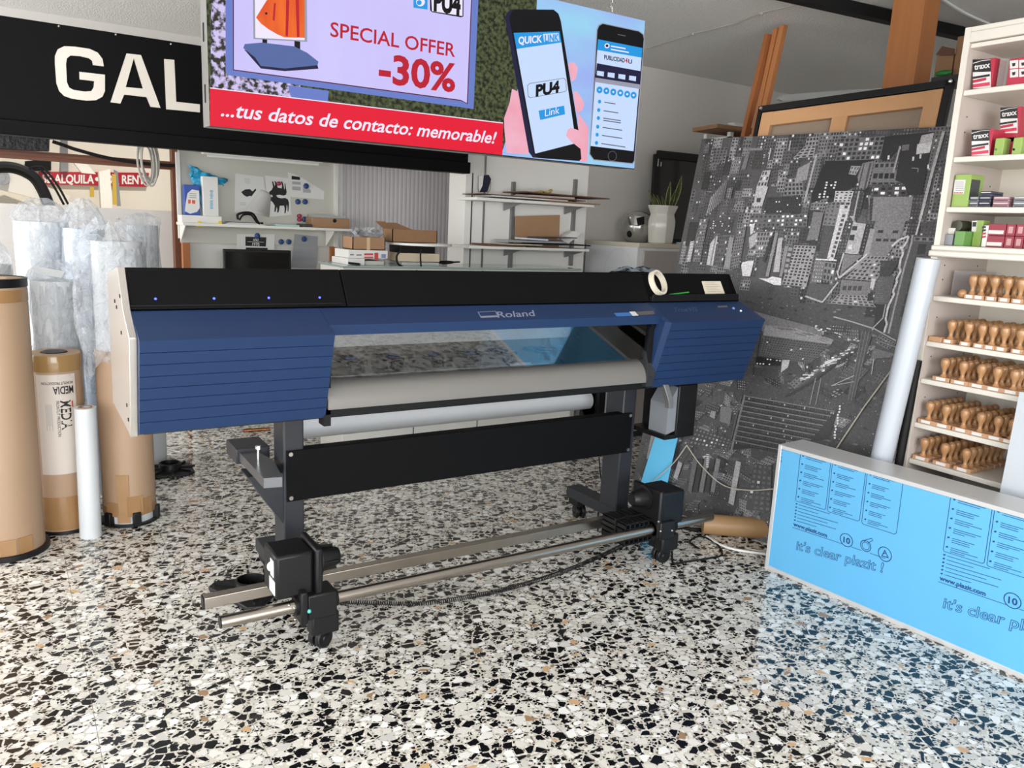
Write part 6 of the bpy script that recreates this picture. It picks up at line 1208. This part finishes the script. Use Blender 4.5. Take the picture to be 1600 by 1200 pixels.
for j in range(2):
    for i in range(9):
        y1 = yy-i*.036 if i else yy; w = .033
        if i == 0: y1 = yy; w = .07
        else: y1 = yy-.073-(i-1)*.036
        z = zD+j*.047; o = single(MB().box(3.36, 3.46, y1-w, y1, z, z+.045), 'red_carton', mat('crimson carton', (146, 40, 60), .4), '%s red carton from the left in the %s row on the fourth bookcase shelf' % (ORD[i] if i else 'first', 'lower' if j == 0 else 'upper'), 'box', (3.36, y1-w/2, z), 'small red cartons', bev=.001)
        if i == 0: MB().box(3.3585, 3.36, y1-w+.006, y1-.006, z+.006, z+.02).build('white_print', PAPER, o)
        else: MB().box(3.3585, 3.36, y1-w+.008, y1-.008, z+.010, z+.036).build('print_frame', mat('pale frame print', (196, 150, 150), .5), o)
o = xbox('black_white_pack', 'small black, white and red pack left of the red cartons on the fourth bookcase shelf', 'pack', PAPER, 1534, 1541, 352, 374, 3.355, .08, zD); P7 = Plane((3.355, 0, 0), (-1, 0, 0)); a = Art(); lay[0] = 2
for k, m_ in enumerate((0, 0, 2, 2)): shape(m_, [(1534.5, 354+k*5), (1540.5, 353+k*5), (1540.5, 356+k*5), (1534.5, 357+k*5)], P7, a)
a.build('front_print', TX, o, smooth=False)
p = [at(x, y, x=3.60) for x, y in ((1482, 432), (1516, 430), (1516, 461), (1482, 461))]
p = [V((3.40, 1.86, 1.294)), V((3.62, 1.80, 1.294)), V((3.62, 1.80, 1.40)), V((3.40, 1.86, 1.40))]
single(MB().prism(p, (0, .002, 0)), 'acrylic_sheet', mat('smoky clear sheet', (190, 184, 186), .15, alpha=.5), 'clear acrylic sheet standing at the left of the first stamp shelf', 'sheet', p[0])
# hand stamps
HW = mat('honey turned wood', (182, 138, 96), .32, noise=(14, .8, (164, 118, 76)), coat=.3); SBW = mat('stamp block wood', (192, 148, 114), .5)
def make_stamp(w, lw):
    t_ = thing('hand_stamp', 'turned wooden hand stamp', 'stamp', (0, 0, 0))
    MB().lathe([(.013, .018), (.014, .022), (.0085, .03), (.0075, .04), (.010, .052), (.0165, .066), (.0185, .078), (.0168, .09), (.010, .097), (.0, .1)], n=14, cap=False).build('handle', HW, t_)
    k_ = MB().box(-.019, .019, -w, w, 0, .018).build('block', SBW, t_, bev=.0015); MB().box(-.0198, -.019, -lw, lw, .003, .0155).build('label', PAPER, k_)
    return t_
PRO = {}
SHN = dict(E='first', F='second', G='third', H='fourth', I='lowest'); ROWS = dict(E=[1517, 1532, 1551, 1571, 1590], F=[1484, 1510, 1531, 1548, 1566, 1590], G=[1473, 1501, 1529, 1554, 1581], H=[1448, 1475, 1503, 1530, 1557, 1579], I=[1440, 1473, 1507])
ND = dict(E=4, F=6, G=6, H=6, I=7); OR2 = ['first', 'second', 'third', 'fourth', 'fifth', 'sixth', 'seventh', 'eighth']
random.seed(4); first = True
for s in 'EFGHI':
    zz_ = ZSH[s]+.0005; py0 = dict(E=461, F=532, G=590, H=659, I=715)[s]
    for i, px_ in enumerate(ROWS[s]):
        y = at(px_, py0+(px_-ROWS[s][0])*.2, x=XB+.03).y
        for d_ in range(ND[s]):
            x = XB+.034+d_*.047; yj = y+random.uniform(-.002, .002)
            if yj > YF-.045: yj = YF-.045
            lab = ('frontmost wooden hand stamp' if d_ == 0 else 'wooden hand stamp %s back' % OR2[d_])+' in %s row from left on %s stamp shelf' % (OR2[i], SHN[s])
            kd = 'narrow' if s in 'EF' else 'wide'
            if kd not in PRO: stp = PRO[kd] = make_stamp(*((.021, .013) if kd == 'narrow' else (.036, .02))); stp.location = (x, yj, zz_); stp['label'] = lab; stp['group'] = 'hand stamps on the bookcase shelves'
            else: copy_tree(PRO[kd], (x, yj, zz_), lab, random.uniform(-.03, .03), 'hand stamps on the bookcase shelves')
# fallen handle and pale stamp block
c = V((XB+.03, at(1504, 458, x=XB+.03).y, 1.2935+.018)); single(MB().ball(c, .018, n=14, h=10).cyl(c+V((.012, .002, -.006)), c+V((.06, .01, -.011)), .009, .006, n=10), 'loose_ball', HW, 'loose round wooden knob lying at the left of the first stamp shelf', 'knob', c-V((0, 0, .018)))
c = at(1462, 528, x=XB+.03); single(MB().box(XB+.012, XB+.07, c.y-.035, c.y+.022, 1.1005, 1.122), 'stamp_block', SBW, 'bare wooden block without a handle at the left of the second stamp shelf', 'block', (XB+.04, c.y, 1.1005), bev=.002)
# white board leaning on the bookcase front
q0, q1 = at(1557, 772, x=3.21), at(1593, 612, x=3.262); L = V((0, -.5, 0))
b0 = V((3.2, q0.y+(q0.y-q1.y)*.8, .001)); single(MB().prism([b0, q1, q1+L, b0+L], (.012, 0, .0)), 'leaning_board', mat('white board sheet', (196, 202, 208), .35), 'plain white board leaning on the front of the bookcase at the right edge', 'board', b0+L*.5)
# ================================================================== blue film-covered light box on the floor
f0, f1 = at(1195, 887, z=0), at(1600, 1062, z=0); ud = (f1-f0); ud.z = 0; ud.normalize(); f0 = V((f0.x, f0.y, 0)); nd = V((ud.y, -ud.x, 0)); nd = nd if nd.x < 0 else -nd
Hb, Lb, Db = .594, 2.0, .17
lbx = thing('light_box', 'long low light box faced with printed light blue film on the floor at the right', 'light box', f0+ud*1.0-nd*.08)
bp_ = Plane(f0, nd); ALF = mat('anodised aluminium', (206, 206, 206), .36, metal=.25); UZ = V((0, 0, 1))
def lbp(u, z, e=0.0): return f0+ud*u+UZ*z+bp_.n*e
def lbar(u0, z0, u1, z1, nm, e0=-.012, e1=.004): return MB().prism([lbp(u0, z0, e1), lbp(u1, z0, e1), lbp(u1, z1, e1), lbp(u0, z1, e1)], bp_.n*(e0-e1)).build(nm, ALF, lbx, bev=.002)
MB().prism([lbp(0, 0, -.012), lbp(Lb, 0, -.012), lbp(Lb, Hb, -.012), lbp(0, Hb, -.012)], bp_.n*-Db).build('case', ALF, lbx, bev=.002)
lbar(0, 0, .018, Hb, 'frame_edge'); lbar(Lb-.018, 0, Lb, Hb, 'frame_edge'); lbar(.018, 0, Lb-.018, .02, 'frame_edge'); lbar(.018, Hb-.018, Lb-.018, Hb, 'frame_edge')
FILM = mat('light blue film', (98, 176, 222), .3, spec=.4)
fm = MB().prism([lbp(.016, .016, .001), lbp(Lb-.016, .016, .001), lbp(Lb-.016, Hb-.016, .001), lbp(.016, Hb-.016, .001)], bp_.n*-.008).build('film', FILM, lbx)
fa = Art(); FI = [mat('film print blue', (22, 66, 122), .4), FILM]
def fq(m_, pts, e): fa.m(m_).poly([bp_(x, y, e) for x, y in pts])
def fl(pts, w, e=.0016, closed=False): fa.m(0); pxline(fa, bp_, pts, w, closed, e)
def FZ(*pts): return zp(1200, 700, 7.273, pts)
cols = [FZ((370, 60), (315, 585), (325, 603), (640, 700), (655, 690), (715, 150)), FZ((735, 155), (677, 705), (690, 725), (1020, 830), (1040, 820), (1110, 275)), FZ((1130, 275), (1065, 840), (1080, 865), (1435, 978), (1460, 965), (1537, 385))]
for cpts in cols: fl(cpts, .0022)
random.seed(8)
def bline(x0, y0, w, e=.0016): # short wavy run of fine print on the film, slope of the print
    fl([(x0, y0), (x0+w, y0+w*.295)], .0024)
for ci, (cx, cy, sx) in enumerate((((400, 90), 0, 0), ((765, 190), 0, 0), ((1165, 305), 0, 0))):
    for r in range(6):
        x0, y0 = cx[0]-r*(11 if ci == 0 else 12)+0, cx[1]+r*(93 if ci == 0 else (97 if ci == 1 else 101)); 
        p_ = FZ((x0, y0))[0]; disc_pts = [(p_[0]+1.6*math.cos(t), p_[1]+1.3*math.sin(t)) for t in [2*PI*k/8 for k in range(8)]]; fq(0, disc_pts, .0016)
        for k in range(3 if r else 2):
            a_ = FZ((x0+34-k*3, y0+8+k*19))[0]; bline(a_[0], a_[1], (33-6*((k+r) % 3))*(.92 if k < 2 else .6))
for r in range(6):
    p_ = FZ((325-4*r, 635+37*r))[0]; fq(0, [(p_[0]+1.5*math.cos(t), p_[1]+1.2*math.sin(t)) for t in [2*PI*k/8 for k in range(8)]], .0016); a_ = FZ((350-4*r, 645+37*r))[0]; bline(a_[0], a_[1], (48, 30, 62, 46, 60, 30)[r])
fa.m(0).text('www.plazit.com', bp_(1239.3, 821, .0016), bp_(1292.2, 839.8, .0016), bp_(1239.8, 815.4, .0016), .035)
fl(FZ((280, 902), (850, 1092)), .0022); fl(FZ((950, 1125), (1060, 1163)), .0022); fl(FZ((1160, 1196), (1330, 1255)), .0022)
def ring(c, rx, ry, w):
    fl([(c[0]+rx*math.cos(t)+ry*.0, c[1]+ry*math.sin(t)+.3*rx*math.cos(t)) for t in [2*PI*k/20 for k in range(20)]], w, .0018, True)
ring((1322.6, 844), 9.6, 10, .0032); ring((1352.6, 853), 8, 8.5, .003); ring((1382.5, 866), 10.3, 11, .0032)
fa.m(0).text('10', bp_(1317.5, 847, .0017), bp_(1328, 850.5, .0017), bp_(1318, 838.5, .0017), .03); ring((1352.6, 853), 5.6, 5.8, .002); fl([(1350, 847), (1353, 843.5), (1362, 841), (1363.5, 844.5), (1356, 848.5)], .0024)
fl([(1378, 868.5), (1382.5, 860), (1387.8, 871.3), (1378, 868.5)], .0035); fl([(1380.5, 865), (1384.5, 863.6)], .003)
# the outlined slogan: dark letters with film-coloured cores
S0, S1, ST_ = bp_(1243.6, 858.4, .0016), bp_(1379, 894.8, .0016), bp_(1245.6, 844.8, .0016)
n0 = 0; fa.m(0).text("it's clear plazit !", S0, S1, ST_, .026); e_ = bp_.n*.0006
# same glyph frame for the core so that both layers register
vs, fs, xa, xb = text_mesh("it's clear plazit !", .026); vs2, fs2, _, _ = text_mesh("it's clear plazit !", -.012)
fa.m(1).add([S0+e_+(S1-S0)*((x-xa)/(xb-xa))+(ST_-S0)*(y/.69) for x, y in vs2], fs2)
# the print repeats along the film
sh_ = bp_(1485.5, 775.9)-bp_(1250.9, 708.2); su = sh_.dot(ud)
for k in range(3):
    r_ = Art(); r_.v = [tuple(V((x, y, min(z, Hb-.0185)))+ud*su*k) for x, y, z in fa.v]
    for f, m_ in zip(fa.f, fa.mi):
        if all((V(r_.v[j])-f0).dot(ud) < Lb-.02 for j in f): r_.f.append(f); r_.mi.append(m_)
    used = sorted({j for f in r_.f for j in f}); ix = {j: i for i, j in enumerate(used)}; r_.v = [r_.v[j] for j in used]; r_.f = [[ix[j] for j in f] for f in r_.f]
    if r_.f: r_.build('film_print', FI, fm, smooth=False)
fa = Art()
for k in range(4): fl([(1222+k*-.4, 701+k*6), (1221.6-k*.4, 704+k*6)], .003)
fa.build('edge_marks', FI[0], fm, smooth=False)
# ================================================================== leaning white roll, dark cylinder, floor things at the right
p1 = at(1451, 404, x=3.225); p0 = at(1378, 715, x=3.2); d = p1-p0; fb = p0+d*(-(p0.z-.02)/d.z)
wrl = thing('white_film_roll', 'long white roll leaning between the city print and the bookcase', 'roll', fb)
MB().lathe([(.02, 0), (.046, 0), (.046, (p1-fb).length), (.022, (p1-fb).length)], fb, d, n=32).build('film', mat('white film roll', (188, 194, 202), .3), wrl)
q1, q0 = at(1429, 590, x=3.268), at(1405, 722, x=3.25); d = q1-q0; fb = q0+d*(-(q0.z-.01)/d.z); single(MB().cyl(fb, q1+d*.2, .018, n=18), 'dark_cylinder', BLACK2, 'black upright cylinder behind the leaning white roll', 'tube', fb)  # plain black cylinder filling the narrow gap beside the roll
# kraft tube lying on the floor
a0_, a1_ = at(1098, 818, z=.055), at(1215, 828, z=.055); dd = (a1_-a0_).normalized()
tbf = thing('floor_tube', 'tan cardboard tube lying on the floor beside the take-up shaft', 'tube', (a0_.x, a0_.y, 0)); MB().lathe([(.038, .02), (.042, 0), (.052, 0), (.052, .7), (.042, .7), (.038, .68)], a0_, dd, n=32).build('tube', mat('tan tube', (168, 134, 94), .5, noise=(6, .8, (152, 118, 80))), tbf)
# blue board leaning against the city print
q = [cpl(x, y, .03) for x, y in ((1029, 668), (1062, 672), (1041, 764), (995, 777))]; q[3].z = max(q[3].z, .002)
single(MB().prism(q, CN*.006), 'blue_board', mat('cyan blue film', (98, 200, 246), .35), 'narrow light blue board leaning on the city print behind the ink tray', 'board', q[3])
# cords
CORD = mat('pale cord', (190, 182, 168), .6)
single(MB().tube(bez([cpl(x, y, .05) for x, y in ((1210, 764), (1170, 766), (1130, 758), (1096, 728), (1073, 696))], 8)+bez([cpl(x, y, .05) for x, y in ((1073, 696), (1050, 726), (1010, 762), (999, 786))], 8), .003, n=6), 'pale_cord', CORD, 'pale cord looped across the lower left of the city print', 'cord', cpl(1130, 758, .05))
single(MB().tube([cpl(x, y, .012) for x, y in ((1396, 574), (1350, 636), (1306, 702), (1296, 716))], .0035, n=6), 'slanting_string', CORD, 'straight grey cord slanting over the city print to the light box', 'cord', cpl(1350, 636, .012))
single(MB().tube(bez([at(x, y, z=.008) for x, y in ((1104, 838), (1112, 843), (1125, 851), (1150, 859), (1196, 866), (1230, 872))], 10), .006, n=8), 'white_cable', PAPER, 'white power cable running over the floor to the light box', 'cable', at(1125, 851, z=0))
single(MB().tube(bez([at(x, y, z=.006) for x, y in ((1156, 840), (1164, 838), (1168, 848), (1166, 856), (1190, 862))], 10), .005, n=8), 'cream_cable', CORD, 'short cream cable loop beside the tan floor tube', 'cable', at(1172, 846, z=0))
single(MB().tube(bez([at(x, y, z=.005) for x, y in ((1050, 862), (1052, 880), (1070, 878), (1110, 872), (1128, 866), (1120, 850), (1095, 838), (1078, 846), (1090, 856))], 10), .0045, n=8), 'black_cable', BLACK2, 'black cable looping on the floor by the right rear caster', 'cable', at(1110, 872, z=0))
single(MB().tube(bez([at(x, y, z=.006) for x, y in ((1060, 822), (1085, 828), (1120, 826), (1140, 830))], 10), .011, n=8), 'black_hose', BLACK2, 'thick black hose on the floor behind the take-up motor', 'hose', at(1120, 826, z=0))
single(MB().tube(bez([at(936, 714, y=3.25), at(938, 740, y=3.2), at(942, 770, y=3.18), at(935, 800, z=.006), at(934, 830, z=.006)], 10), .004, n=6), 'thin_cable', BLACK2, 'thin black cable hanging from the printer down to its right foot', 'cable', at(935, 800, z=0))
p = at(1066, 800, z=.03); single(MB().box(p.x-.13, p.x-.04, p.y, p.y+.06, .001, .06), 'power_brick', BLACK2, 'black power brick on the floor behind the right take-up motor', 'adapter', (p.x+.08, p.y, 0), bev=.008)
bpy.context.view_layer.update()
